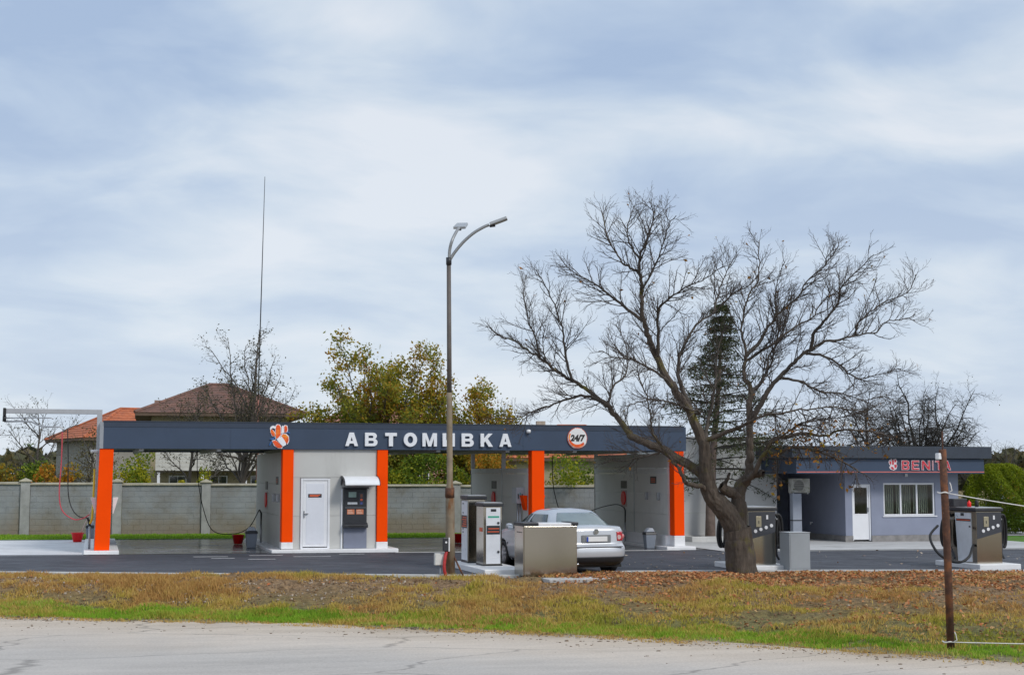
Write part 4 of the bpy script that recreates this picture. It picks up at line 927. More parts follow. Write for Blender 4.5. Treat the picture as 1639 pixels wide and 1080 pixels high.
box("band", M_DARK, col_, -0.175, 0.175, -0.105, 0.125, 0.72, 0.76)
for zz_, yy in ((1.3, 3.2), (0.42, 2.4)):
    MB().tube([(24.93, yy, zz_), (24.86, yy, zz_), (24.86, yy, zz_ - 0.08)], 0.025, 8).build("tap", M_WHITE, ki, smooth=True)
# ------------------------------------------------------------------ houses beyond the wall
def slope_tiles(mb, A, B, C, D, n, lift=0.035):
    """courses between eave A-B and top D-C, each lifted at its lower edge"""
    A, B, C, D = map(Vector, (A, B, C, D)); nrm = (B - A).cross(D - A).normalized()
    for k in range(n):
        s0, s1 = k / n, min(1.0, (k + 1.12) / n)
        a, b = A.lerp(D, s0), B.lerp(C, s0); d, c = A.lerp(D, s1), B.lerp(C, s1)
        lo = nrm * lift
        mb.add([a + lo, b + lo, c + nrm * 0.004, d + nrm * 0.004, a, b], [(0, 1, 2, 3), (4, 5, 1, 0)])
def house(name, label, loc, rot, hx, hy, ze, zt, ridge, ov, wallm, roofm, eaves, ncourse=14):
    h = thing(name, label, "house", loc, rot)
    box("wall", wallm, h, -hx, hx, -hy, hy, -0.1, ze)
    ex, ey = hx + ov, hy + ov; r = ridge / 2
    c = [(-ex, -ey, ze), (ex, -ey, ze), (ex, ey, ze), (-ex, ey, ze)]; t0, t1 = (-r, 0, zt), (r, 0, zt)
    mb = MB()
    slope_tiles(mb, c[0], c[1], t1, t0, ncourse); slope_tiles(mb, c[1], c[2], t1, t1, ncourse)
    slope_tiles(mb, c[2], c[3], t0, t1, ncourse); slope_tiles(mb, c[3], c[0], t0, t0, ncourse)
    rf = stuff(mb.build("roof", roofm, h))
    rf2 = MB()
    for p, q in ((c[0], t0), (c[1], t1), (c[2], t1), (c[3], t0), (t0, t1)):
        if (Vector(p) - Vector(q)).length > 0.05: rf2.tube([Vector(p) + Vector((0, 0, 0.03)), Vector(q) + Vector((0, 0, 0.03))], 0.09, 6)
    rf2.build("ridge_tiles", roofm, h)
    MB().hexa([(p[0] * 0.995, p[1] * 0.995, ze - 0.16) for p in c], [(p[0] * 0.995, p[1] * 0.995, ze - 0.012) for p in c]).build("eaves", eaves, h)
    return h
def add_window(h, x, z, w, hh, y, m=None):
    f = box("window", M_PVC, h, x, x + w, y - 0.06, y - 0.002, z, z + hh)
    box("pane", M_GLASS, f, x + 0.06, x + w / 2 - 0.02, y - 0.068, y - 0.061, z + 0.06, z + hh - 0.06)
    box("pane", M_GLASS, f, x + w / 2 + 0.02, x + w - 0.06, y - 0.068, y - 0.061, z + 0.06, z + hh - 0.06)
M_BROWNT = mat("roof_brown_tiles", (0.2, 0.105, 0.08), 0.85, var=0.3, scale=3, bump=0.6, bscale=12, col2=(0.14, 0.085, 0.07), f2=(0.45, 0.62), s2=2)
M_REDT = mat("roof_orange_tiles", (0.46, 0.14, 0.06), 0.85, var=0.28, scale=3, bump=0.6, bscale=12, col2=(0.3, 0.1, 0.06), f2=(0.5, 0.66), s2=2)
M_BEIGE = mat("render_beige", (0.36, 0.31, 0.2), 0.9, var=0.15, scale=1)
M_EAVE = mat("eaves_wood", (0.12, 0.08, 0.055), 0.8)
hc = AT(348, 700, 79)
h1 = house("tiled_house", "two-storey beige house with brown hipped tile roof behind the wall", (hc.x, hc.y, gz(hc.x)), rad(-2), 3.55, 3.4, 5.33, 7.05, 0.9, 0.85, M_BEIGE, M_BROWNT, M_EAVE, 16)
for k in range(6):
    box("balcony_board", mat("white_boards", (0.55, 0.54, 0.5), 0.7, var=0.1), h1, -3.3, 3.4, -4.6, -4.55, 2.35 + 0.2 * k, 2.54 + 0.2 * k)
box("balcony_floor", M_EAVE, h1, -3.3, 3.4, -4.54, -3.42, 2.3, 2.42)
for xx in (-3.2, -1.0, 1.2, 3.25): box("porch_post", M_PVC, h1, xx, xx + 0.14, -4.5, -4.36, 0, 2.29)
for xx in (-2.6, -0.5, 1.6): add_window(h1, xx, 0.9, 0.9, 1.2, -3.4)
for xx in (-2.4, 1.3): add_window(h1, xx, 3.6, 1.1, 1.3, -3.4)
box("chimney", mat("brick_chimney", (0.3, 0.2, 0.16), 0.9, var=0.2), h1, -3.4, -3.0, 0.5, 0.9, 5.2, 6.2)
hc = AT(222, 700, 92)
h2 = house("tiled_house", "low house with bright orange tile roof left of the brown roof", (hc.x, hc.y, gz(hc.x)), rad(18), 4.2, 3.4, 4.3, 6.25, 2.4, 0.6, mat("render_grey", (0.3, 0.29, 0.26), 0.9, var=0.12), M_REDT, M_EAVE, 12)
hc = AT(610, 700, 88)
h3 = house("tiled_house", "house with dull pink gabled roof hidden behind the yellow tree", (hc.x, hc.y, gz(hc.x)), rad(8), 4.4, 3.5, 4.4, 6.3, 3.5, 0.5, mat("render_pink", (0.45, 0.27, 0.2), 0.9, var=0.12), mat("roof_pink_tiles", (0.36, 0.17, 0.12), 0.85, var=0.25, scale=3), M_EAVE, 12)
for xx in (-2.6, 0.6): add_window(h3, xx, 1.2, 1.2, 1.3, -3.5)
hc = AT(915, 720, 84)
h4 = house("tiled_house", "low orange-roofed house with chimney showing above the fascia", (hc.x, hc.y, gz(hc.x)), rad(-10), 3.6, 3.0, 3.2, 5.1, 1.6, 0.5, M_BEIGE, M_REDT, M_EAVE, 12)
box("chimney", mat("chimney_pale", (0.42, 0.36, 0.3), 0.9, var=0.2), h4, -2.2, -1.7, -1.2, -0.7, 3.4, 5.35)
an = thing("antenna_mast", "very tall thin radio mast rising behind the brown-roofed house", "antenna", (AT(412, 760, 68).x, AT(412, 760, 68).y, gz(7)))
a0 = Vector(an.location)
top = AT(424, 283, 68) - a0; mid = AT(413, 640, 68) - a0
MB().tube([(0, 0, 0), mid], [0.07, 0.05], 8).build("lower_pole", mat("mast_red", (0.3, 0.12, 0.09), 0.7), an, smooth=True)
MB().tube([mid, mid.lerp(top, 0.5), top], [0.034, 0.026, 0.014], 6).build("whip", M_DARK, an, smooth=True)

# ------------------------------------------------------------------ trees
def tubes_mesh(name, polys, sides, m, parent):
    """polys: list of (pts (n,3), radii (n,)); one swept tapered tube each"""
    by = {}
    for p, r in polys: by.setdefault(len(p), []).append((p, r))
    Vs, Fs, off = [], [], 0
    for n, L in by.items():
        P = np.array([a for a, _ in L], float); Rr = np.array([b for _, b in L], float); k = len(L)
        T = np.gradient(P, axis=1); T /= np.maximum(np.linalg.norm(T, axis=2, keepdims=True), 1e-9)
        d = P[:, -1] - P[:, 0]; ref = np.where((np.abs(d[:, 2:3]) > 0.8 * np.linalg.norm(d, axis=1, keepdims=True)), np.array([[1.0, 0.2, 0]]), np.array([[0.1, 0, 1.0]]))
        U = np.cross(T, ref[:, None]); U /= np.maximum(np.linalg.norm(U, axis=2, keepdims=True), 1e-9); W = np.cross(T, U)
        an_ = np.arange(sides) * 2 * math.pi / sides
        V = P[:, :, None] + Rr[:, :, None, None] * (np.cos(an_)[:, None] * U[:, :, None] + np.sin(an_)[:, None] * W[:, :, None])
        b0 = off + np.arange(k)[:, None, None] * n * sides + np.arange(n - 1)[:, None] * sides
        s_ = np.arange(sides); s2_ = (s_ + 1) % sides
        Fs.append(np.stack([b0 + s_, b0 + s2_, b0 + sides + s2_, b0 + sides + s_], -1).reshape(-1, 4))
        Vs.append(V.reshape(-1, 3)); off += k * n * sides
    return mesh_np(name, np.concatenate(Vs), Fs, m, parent, smooth=True)
def unit(v): return v / max(1e-9, np.linalg.norm(v))
def side_dir(t, ang, rs):
    a = rs.normal(size=3); a = unit(a - t * a.dot(t)); return unit(t * math.cos(ang) + a * math.sin(ang))
def sweep(rs, p, d, L, r0, r1, n, wander, up):
    pts = [np.array(p, float)]; d = unit(np.array(d, float)); st = L / (n - 1)
    for k in range(n - 1):
        d = unit(d + rs.normal(0, wander, 3) + np.array([0, 0, up])); pts.append(pts[-1] + d * st)
    return np.array(pts), np.linspace(r0, r1, n)
def ramify(rs, out, pts, radii, lvl, spec, taper=0.35):
    """side shoots along a limb; spec[lvl] = (spacing, lmin, lmax, ang, n, wander, up, start, rmax)"""
    if lvl >= len(spec): return
    sp, l0, l1, ang, n, wan, up, st, rm = spec[lvl]
    seg = np.linalg.norm(np.diff(pts, axis=0), axis=1); cum = np.concatenate([[0], np.cumsum(seg)]); tot = cum[-1]
    s = tot * st + rs.uniform(0, sp)
    while s < tot:
        i = min(len(pts) - 2, int(np.searchsorted(cum, s)) - 1); f = (s - cum[i]) / max(seg[i], 1e-6)
        p = pts[i] * (1 - f) + pts[i + 1] * f; r = radii[i] * (1 - f) + radii[i + 1] * f
        t = unit(pts[i + 1] - pts[i]); L = rs.uniform(l0, l1) * (1.0 - taper * s / tot)
        d = side_dir(t, rad(rs.uniform(ang * 0.65, ang * 1.3)), rs)
        r0 = min(rm, r * 0.75)
        q, rr = sweep(rs, p, d, L, r0, max(0.0028, r0 * 0.35), n, wan, up)
        out.setdefault(lvl, []).append((q, rr)); ramify(rs, out, q, rr, lvl + 1, spec, taper)
        s += sp * rs.uniform(0.6, 1.4)
M_BARK = mat("bark_mossy", (0.095, 0.075, 0.06), 0.95, var=0.4, scale=5, bump=1.0, bscale=16, stretch=(2.5, 2.5, 0.5), col2=(0.14, 0.125, 0.025), f2=(0.55, 0.7), s2=1.6)
M_TWIG = mat("twig_bark", (0.07, 0.057, 0.05), 0.9, var=0.25, scale=3)
M_BARKG = mat("bark_grey", (0.09, 0.078, 0.066), 0.95, var=0.3, scale=4, bump=0.6, bscale=20)
# ---- the bare tree on the bank, main limbs traced
D0 = 33.1
base = G(1187, 917)
LIMBS = [
 ([(1188, 921), (1185, 895), (1183, 868), (1180, 846)], 25, 21, 0),
 ([(1181, 852), (1166, 824), (1149, 805), (1137, 790), (1132, 772), (1130, 752), (1129, 730), (1128, 705)], 18.5, 8.5, -0.3),
 ([(1131, 768), (1121, 757), (1092, 738), (1062, 720), (1036, 710), (1011, 697), (998, 680), (981, 660), (967, 644), (948, 630), (925, 613), (903, 602), (887, 591), (864, 572), (842, 558), (823, 545), (801, 539), (785, 524)], 8.5, 1.0, 1.2),
 ([(1133, 782), (1121, 778), (1098, 772), (1089, 755), (1073, 735), (1059, 716), (1045, 694), (1041, 672), (1037, 647), (1030, 620), (1018, 598)], 6, 1.0, -1.2),
 ([(967, 644), (937, 633), (909, 638), (881, 649), (853, 658), (823, 670), (800, 668)], 3.2, 0.8, 0.4),
 ([(916, 607), (906, 572), (902, 538), (895, 511), (885, 480), (870, 452), (858, 432)], 3.5, 0.8, 0.2),
 ([(974, 645), (981, 619), (1000, 602), (1005, 577), (1001, 550), (985, 520)], 3, 0.8, 2.0),
 ([(864, 572), (858, 545), (845, 510), (838, 470), (842, 440)], 2.4, 0.7, 1.8),
 ([(903, 602), (880, 585), (868, 555), (872, 520)], 2, 0.7, 0.2),
 ([(1129, 720), (1112, 675), (1092, 640), (1071, 611), (1049, 567), (1038, 540), (1030, 513), (1027, 472), (1025, 442), (1012, 430), (999, 423), (986, 403), (972, 377), (964, 338)], 8, 0.9, -0.6),
 ([(1025, 442), (1024, 414), (1037, 377), (1046, 349), (1044, 330)], 2.8, 0.8, -0.9),
 ([(1024, 414), (1007, 389), (1005, 361), (1016, 326)], 2.2, 0.7, -0.2),
 ([(1029, 460), (1048, 428), (1060, 396), (1071, 361), (1082, 345)], 2.6, 0.7, -1.4),
 ([(1029, 514), (993, 486), (958, 458), (928, 442), (902, 421)], 3.4, 0.8, -0.2),
 ([(1052, 572), (1053, 541), (1055, 495), (1074, 477), (1097, 460), (1130, 445), (1159, 426)], 3.6, 0.8, -1.8),
 ([(1112, 675), (1100, 640), (1085, 600), (1092, 560), (1113, 521), (1141, 502), (1171, 472), (1198, 458), (1213, 440)], 5, 0.8, 1.4),
 ([(1141, 502), (1150, 470), (1160, 440), (1175, 415)], 2.4, 0.7, 1.8),
 ([(1071, 611), (1040, 590), (1012, 575), (985, 572), (960, 560)], 3, 0.8, -1.6),
 ([(1128, 712), (1133, 680), (1140, 640), (1146, 600), (1150, 560), (1162, 520)], 5, 0.9, 0.9),
 ([(1179, 855), (1183, 820), (1182, 797), (1186, 778), (1197, 764)], 16, 9, 0.1),
 ([(1182, 797), (1172, 788), (1160, 783), (1156, 776)], 9, 7, -0.2),
 ([(1158, 778), (1164, 768), (1168, 757)], 4.5, 2.6, -0.3),
 ([(1190, 772), (1199, 763), (1211, 758), (1222, 757)], 8, 5, -0.3),
 ([(1196, 765), (1199, 748), (1200, 715), (1201, 686), (1199, 647), (1203, 626), (1192, 604), (1191, 587), (1194, 570), (1190, 545), (1187, 520), (1195, 480), (1212, 450), (1215, 420), (1214, 384)], 7.5, 0.8, 0.9),
 ([(1201, 764), (1210, 752), (1224, 724), (1244, 727), (1263, 717), (1290, 717), (1319, 725), (1350, 739), (1375, 755)], 6, 1.4, -1.3),
 ([(1220, 735), (1234, 705), (1263, 698), (1290, 692), (1319, 698), (1350, 688), (1391, 690), (1427, 698)], 5, 1.2, -0.6),
 ([(1200, 680), (1208, 664), (1220, 640), (1234, 619), (1255, 596), (1270, 580), (1292, 563), (1320, 547), (1350, 542), (1375, 535), (1402, 532), (1418, 515), (1442, 512), (1466, 503)], 6.2, 0.8, -0.5),
 ([(1298, 558), (1305, 530), (1325, 508), (1342, 485), (1345, 462), (1370, 435), (1398, 408)], 3.6, 0.8, -1.5),
 ([(1194, 570), (1217, 545), (1225, 530), (1250, 498), (1278, 475), (1290, 452), (1320, 425), (1343, 393)], 4, 0.8, 0.3),
 ([(1199, 575), (1240, 548), (1270, 525), (1298, 510), (1315, 485), (1338, 467), (1360, 452)], 3.4, 0.8, 1.8),
 ([(1370, 533), (1373, 517), (1393, 500), (1418, 482), (1453, 467), (1466, 440)], 2.6, 0.7, -0.2),
 ([(1203, 626), (1215, 616), (1227, 594), (1232, 570), (1250, 540), (1262, 505), (1270, 470)], 4, 0.8, 2.2),
 ([(1255, 606), (1285, 612), (1310, 625), (1345, 630), (1385, 640), (1420, 632)], 3.2, 0.8, 0.8),
 ([(1290, 566), (1320, 570), (1347, 587), (1372, 605), (1400, 600), (1440, 590)], 2.8, 0.7, -1.6),
 ([(1128, 706), (1162, 691), (1186, 683), (1206, 671), (1225, 664), (1259, 659), (1302, 654), (1345, 652), (1390, 660)], 4.6, 0.9, -1.8),
 ([(1240, 705), (1275, 680), (1310, 672), (1350, 668), (1400, 650)], 2.6, 0.8, -1.8),
 ([(1061, 720), (1040, 728), (1010, 735), (985, 738), (962, 742)], 2.4, 0.7, 0.2),
 ([(1120, 660), (1090, 650), (1060, 640), (1030, 642), (1000, 650)], 2.8, 0.7, -2.2),
 ([(1229, 592), (1240, 560), (1246, 520), (1240, 480), (1248, 440), (1256, 415)], 2.6, 0.7, -0.6),
 ([(1320, 425), (1325, 410), (1335, 400)], 1.2, 0.6, 0.2),
]
tree = thing("bare_tree", "large leafless spreading tree with mossy limbs on the roadside bank", "tree", (base.x, base.y, base.z - 0.02))
bv = np.array(tree.location)
rs = np.random.RandomState(5)
placed = []; limbs = []
for pts, r0, r1, offe in LIMBS:
    start = 0.0
    if placed:
        best = min(placed, key=lambda q: (q[0] - pts[0][0]) ** 2 + (q[1] - pts[0][1]) ** 2); start = best[2]
    if placed:
        bq = min(placed, key=lambda q: (q[0] - pts[0][0]) ** 2 + (q[1] - pts[0][1]) ** 2)
        if math.hypot(bq[0] - pts[0][0], bq[1] - pts[0][1]) > 1.5: pts = [(bq[0], bq[1])] + list(pts)
    n = len(pts); P = []; prev = None
    for i, (a, b) in enumerate(pts):
        f = i / (n - 1); off = start + (offe - start) * f
        P.append(np.array(AT(a, b, D0 + off)) - bv)
        if prev:
            for k in range(1, 9): placed.append(tuple(prev[c_] + ((a, b, off)[c_] - prev[c_]) * k / 8 for c_ in range(3)))
        else: placed.append((a, b, off))
        prev = (a, b, off)
    pp = np.array([tuple(v) for v in spl([tuple(v) for v in P], 4)])
    m_ = len(pp); f = np.linspace(0, 1, m_); ex = 1.15 if r0 > 12 else 1.7; rr = (r0 * (1 - f) ** ex + r1 * (1 - (1 - f) ** ex)) * D0 / F_PX * (1 if r0 > 7 else 0.88)
    pp[1:] += rs.normal(0, 0.012, (m_ - 1, 3)) * (1 if r0 < 12 else 0.3)
    limbs.append((pp, rr, r0))
limbs[0][1][0] *= 1.12
def limb_obj(i, nm):
    pp, rr, r0 = limbs[i]
    if r0 < 7: return tubes_mesh(nm, [(pp, rr)], 8, M_BARK if i in ROUGH else M_LIMB, tree)
    pp = np.array([tuple(v) for v in spl([tuple(v) for v in pp], 5)]); rr = np.interp(np.linspace(0, 1, len(pp)), np.linspace(0, 1, len(rr)), rr); S_ = 44
    o = tubes_mesh(nm, [(pp, rr)], S_, M_BARK, tree)
    V = np.empty(len(o.data.vertices) * 3, np.float32); o.data.vertices.foreach_get("co", V); V = V.reshape(-1, S_, 3)
    c = V.mean(1, keepdims=True); n_ = len(pp); A_ = np.tile(np.arange(S_) / S_ * 2 * math.pi, (n_, 1)); s_ = np.tile(np.arange(n_)[:, None] * 0.05, (1, S_))
    cx_, cy_ = np.cos(A_) + i * 3 + 20, np.sin(A_) + 20
    k = 1 + 0.34 * (fbm(cx_ + s_ * 0.35, cy_ + s_ * 0.2, 1.1) - 0.5) + 0.30 * (fbm(cx_ * 2.2 + s_ * 0.25, cy_ * 2.2, 2.1) - 0.5) + 0.24 * (np.abs(vnoise(cx_ * 4 + s_ * 0.5, cy_ * 4 + s_ * 0.3, 2.6) - 0.5) - 0.25)
    V = c + (V - c) * k[:, :, None]
    o.data.vertices.foreach_set("co", V.astype(np.float32).ravel()); o.data.update(); return o
M_LIMB = mat("limb_bark", (0.08, 0.067, 0.057), 0.95, var=0.35, scale=5, bump=0.8, bscale=22)
ROUGH = {3, 24, 25, 34}
limb_obj(0, "trunk")
for i in range(1, len(limbs)): limb_obj(i, "limb")
SPEC = [None, (0.098, 0.35, 1.3, 42, 7, 0.10, 0.07, 0.18, 0.013), (0.085, 0.18, 0.6, 40, 5, 0.11, 0.06, 0.12, 0.0062), (0.085, 0.08, 0.26, 38, 3, 0.1, 0.05, 0.2, 0.004)]
DROOP = [None, (0.08, 0.4, 1.35, 55, 8, 0.13, -0.07, 0.25, 0.013), (0.085, 0.16, 0.5, 45, 5, 0.14, -0.03, 0.1, 0.0065), (0.085, 0.07, 0.2, 45, 3, 0.12, 0.0, 0.2, 0.004)]
out = {}
for i, (pp, rr, r0) in enumerate(limbs):
    if r0 > 8.2 and i != 2 and i != 9: continue
    if LIMBS[i][0][0] in ((1158, 778), (1190, 772)): continue
    low = LIMBS[i][0][-1][1] > 640 and LIMBS[i][0][-1][0] > 1200
    sp_ = DROOP if low else SPEC
    st = max(0.15, 0.55 - 2.2 / max(r0, 1) if r0 > 5 else 0.12)
    sp_ = [None, sp_[1][:7] + (min(st, 0.45),) + sp_[1][8:]] + sp_[2:]
    # stay clear of the heavy lower wood
    ramify(rs, out, pp, rr, 1, sp_, 0.56)
stuff(tubes_mesh("branches", out[1], 5, M_TWIG, tree))
stuff(tubes_mesh("twigs", out[2], 3, M_TWIG, tree))
stuff(tubes_mesh("fine_twigs", out[3], 3, M_TWIG, tree))
tw = np.concatenate([q[-1:] for q, _ in out[2]]); 
scr = tw @ np.array(RT)
lowr = (tw[:, 2] < 3.4) & (scr > 0.4)
sel = np.concatenate([tw[lowr][rs.rand(lowr.sum()) < 0.34], tw[rs.rand(len(tw)) < 0.022]])
sel = np.concatenate([sel, sel[: len(sel) // 2] + rs.normal(0, 0.05, (len(sel) // 2, 3))])
V, Fq = leaf_quads(sel, rs.uniform(0.03, 0.065, len(sel)), rs)
stuff(mesh_np("last_leaves", V, [Fq], leaf_mat("last_leaf", [(0.35, 0.13, 0.02), (0.45, 0.22, 0.03), (0.2, 0.09, 0.04), (0.42, 0.3, 0.03)], 0.35), tree, tint=rs.rand(len(sel))))
sel = tw[rs.rand(len(tw)) < 0.16]
V, Fq = leaf_quads(sel, rs.uniform(0.012, 0.026, len(sel)), rs)
stuff(mesh_np("withered_leaves", V, [Fq], leaf_mat("withered", [(0.06, 0.035, 0.025), (0.12, 0.06, 0.035)], 0.15), tree, tint=rs.rand(len(sel))))

def make_tree(name, label, loc, seed, h, tr, spread, spec, leaf=None, nleaf=0, lsize=(0.06, 0.12), lm=None, lean=(0, 0), fork=0.3, nmain=7, group=None, bark=None, twig=None, up=0.05, tintf=None, jit=0.12, cat="tree", lo=0.0, elev=(22, 58), clumpy=0.0, dome=None):
    rs = np.random.RandomState(seed); bark = bark or M_BARKG; twig = twig or bark
    t = thing(name, label, cat, loc, 0, group)
    tp, trr = sweep(rs, (0, 0, -0.05), (lean[0], lean[1], 1), h * 0.78, tr, 0.012, 10, 0.05, 0.03)
    out = {}
    tubes_mesh("trunk", [(tp, trr)], 10, bark, t)
    mains = []
    if dome:                 # limbs fan out to fill a rounded crown: dome = (half width, crown base, crown top)
        rx, zb, zt = dome
        for k in range(nmain):
            c_ = (k + 0.5) / nmain; th_ = math.acos(1 - c_ * 1.05) ; az = k * 2.39996
            q_ = rs.uniform(0.62, 0.97); tg = np.array([math.cos(az) * math.sin(th_) * rx, math.sin(az) * math.sin(th_) * rx, 0]) * q_
            tg[2] = zb + (zt - zb) * max(0.0, math.cos(th_)) * q_ + rs.uniform(0, 0.5)
            i = int(rs.uniform(2, 6)); p0 = tp[i] if tp[i][2] < tg[2] else tp[2]; pm = p0 * 0.5 + tg * 0.5 + np.array([0, 0, rs.uniform(-0.1, 0.7)]) + rs.normal(0, 0.15, 3)
            u_ = np.linspace(0, 1, 9)[:, None]; q = (1 - u_) ** 2 * p0 + 2 * u_ * (1 - u_) * pm + u_ ** 2 * tg; q[1:] += rs.normal(0, 0.05, (8, 3))
            mains.append((q, np.linspace(max(0.03, trr[i] * 0.45), 0.01, 9)))
    for k in range(0 if dome else nmain):
        f = fork + (0.95 - fork) * k / nmain; i = int(f * 9); p = tp[i]
        az = k * 2.4 + rs.uniform(-.4, .4); el_ = rad(rs.uniform(*elev)) + (0.25 if f > 0.7 else 0)
        d = (math.cos(az) * math.cos(el_), math.sin(az) * math.cos(el_), math.sin(el_))
        L = spread * rs.uniform(0.75, 1.1) * (1.15 - 0.5 * f)
        mains.append(sweep(rs, p, d, L, max(0.03, trr[i] * 0.62), 0.012, 9, 0.12, up))
    [tubes_mesh("limb", [mn], 7, bark, t) for mn in mains]
    for q, rr in mains + [(tp[6:], trr[6:])]: ramify(rs, out, q, rr, 0, spec)
    for l in sorted(out): stuff(tubes_mesh("branches" if l == 0 else "twigs", out[l], 4 if l == 0 else 3, twig, t))
    if nleaf:
        P = np.concatenate([q[1:] for l in out for q, _ in out[l] if l >= len(spec) - 2])
        P = P[P[:, 2] > lo]
        if clumpy:
            kk = fbm(P[:, 0] * 1.3 + P[:, 2] * 0.9 + 30, P[:, 1] * 1.3 - P[:, 2] * 0.8 + 30, 1.0); P = P[kk > np.quantile(kk, clumpy)]
        P = P[rs.randint(0, len(P), nleaf)] + rs.normal(0, jit, (nleaf, 3))
        tint = rs.rand(nleaf) if tintf is None else tintf(P, rs)
        V, Fq = leaf_quads(P, rs.uniform(*lsize, nleaf), rs)
        stuff(mesh_np("crown", V, [Fq], lm, t, tint=tint))
    return t
def at_ground(px, depth):
    p = AT(px, 760, depth); return (p.x, p.y, gz(p.x) - 0.03)
M_YEL = leaf_mat("autumn_leaf", [(0.12, 0.16, 0.022), (0.2, 0.22, 0.025), (0.30, 0.27, 0.025), (0.42, 0.29, 0.025), (0.38, 0.17, 0.02)], 0.4)
M_SPARSE = leaf_mat("sparse_leaf", [(0.07, 0.07, 0.045), (0.1, 0.1, 0.05), (0.13, 0.1, 0.05)], 0.3)
M_SHRUB = leaf_mat("shrub_leaf", [(0.085, 0.14, 0.018), (0.16, 0.24, 0.022), (0.28, 0.31, 0.022), (0.45, 0.40, 0.02)], 0.4)
M_RUSTY = leaf_mat("rusty_shrub_leaf", [(0.14, 0.15, 0.025), (0.28, 0.22, 0.025), (0.45, 0.24, 0.02), (0.55, 0.2, 0.02)], 0.4)
clump = lambda P, rs: np.clip(0.5 + 1.6 * (fbm(P[:, 0] + P[:, 2] * 0.7, P[:, 1] + P[:, 2], 0.7) - 0.5) + rs.normal(0, 0.2, len(P)), 0, 1)
S3b = [(0.24, 0.35, 1.0, 48, 6, 0.13, 0.05, 0.2, 0.02), (0.15, 0.2, 0.55, 45, 5, 0.14, 0.04, 0.1, 0.008), (0.14, 0.1, 0.26, 45, 3, 0.1, 0.02, 0.15, 0.005)]
S3 = [(0.24, 0.5, 1.5, 48, 7, 0.13, 0.05, 0.15, 0.022), (0.16, 0.25, 0.7, 45, 5, 0.14, 0.04, 0.1, 0.009), (0.14, 0.1, 0.28, 45, 3, 0.1, 0.02, 0.15, 0.006)]
make_tree("autumn_tree", "broad tree with olive and mustard autumn leaves behind the lettering", at_ground(612, 61), 28, 7.6, 0.22, 5.0, S3b, 1, 40000, (0.045, 0.095), M_YEL, tintf=clump, nmain=38, group="trees beyond the wall", lo=1.0, jit=0.17, clumpy=0.3, dome=(4.2, 2.6, 8.8))
make_tree("autumn_tree", "lower yellowing tree with thinner crown beside the street lamp pole", at_ground(752, 62), 22, 6.2, 0.16, 4.7, S3b, 1, 20000, (0.045, 0.09), M_YEL, tintf=lambda P, rs: np.clip(clump(P, rs) + 0.12, 0, 1), nmain=20, group="trees beyond the wall", lo=1.0, jit=0.17, clumpy=0.35, dome=(3.2, 2.2, 7.0))
make_tree("grey_tree", "tall thin grey tree with sparse dark leaves before the brown-roofed house", at_ground(384, 59), 23, 10.6, 0.16, 3.6, S3b, 1, 4600, (0.03, 0.06), M_SPARSE, nmain=28, group="trees beyond the wall", dome=(2.9, 3.0, 8.3))
make_tree("grey_tree", "small sparse grey tree in front of the hipped roof's left end", at_ground(300, 63), 24, 7.2, 0.1, 2.2, S3, 1, 1500, (0.03, 0.055), M_SPARSE, nmain=7, group="trees beyond the wall", fork=0.3)
make_tree("leafless_tree", "small leafless tree above the shrubs near the swing boom", at_ground(58, 60), 25, 6.2, 0.1, 2.8, S3, 1, 500, (0.03, 0.05), M_SPARSE, nmain=8, group="trees beyond the wall", fork=0.2)
make_tree("brown_tree", "slender brown half-bare tree below the orange roof", at_ground(140, 58), 26, 4.7, 0.08, 1.5, S3, 1, 1800, (0.03, 0.06), leaf_mat("brown_leaf", [(0.1, 0.09, 0.05), (0.15, 0.12, 0.05), (0.12, 0.12, 0.03)], 0.3), nmain=8, group="trees beyond the wall", fork=0.15)
S3d = [(0.17, 0.5, 1.5, 55, 8, 0.17, -0.03, 0.12, 0.026), (0.11, 0.25, 0.75, 48, 6, 0.18, -0.06, 0.08, 0.012), (0.11, 0.1, 0.3, 48, 3, 0.14, -0.02, 0.12, 0.008)]
M_DKBARK = mat("bark_dark", (0.045, 0.04, 0.036), 0.95, var=0.3, scale=4)
make_tree("weeping_tree", "dark leafless tree with drooping twig masses behind the kiosk", at_ground(1478, 60), 31, 4.5, 0.24, 4.4, S3d, 1, 3000, (0.02, 0.04), M_SPARSE, nmain=32, bark=M_DKBARK, dome=(3.5, 2.8, 6.9))
make_tree("weeping_tree", "second dark leafless tree partly behind the roadside tree's twigs", at_ground(1392, 63), 32, 7.2, 0.18, 3.2, S3d, 1, 1200, (0.02, 0.04), M_SPARSE, nmain=8, fork=0.25, bark=M_DKBARK, up=0.0)
make_tree("leafless_tree", "faint leafless tree beyond the kiosk's outer corner", at_ground(1618, 72), 33, 4.8, 0.1, 2.2, S3, 1, 0, nmain=9, fork=0.15)
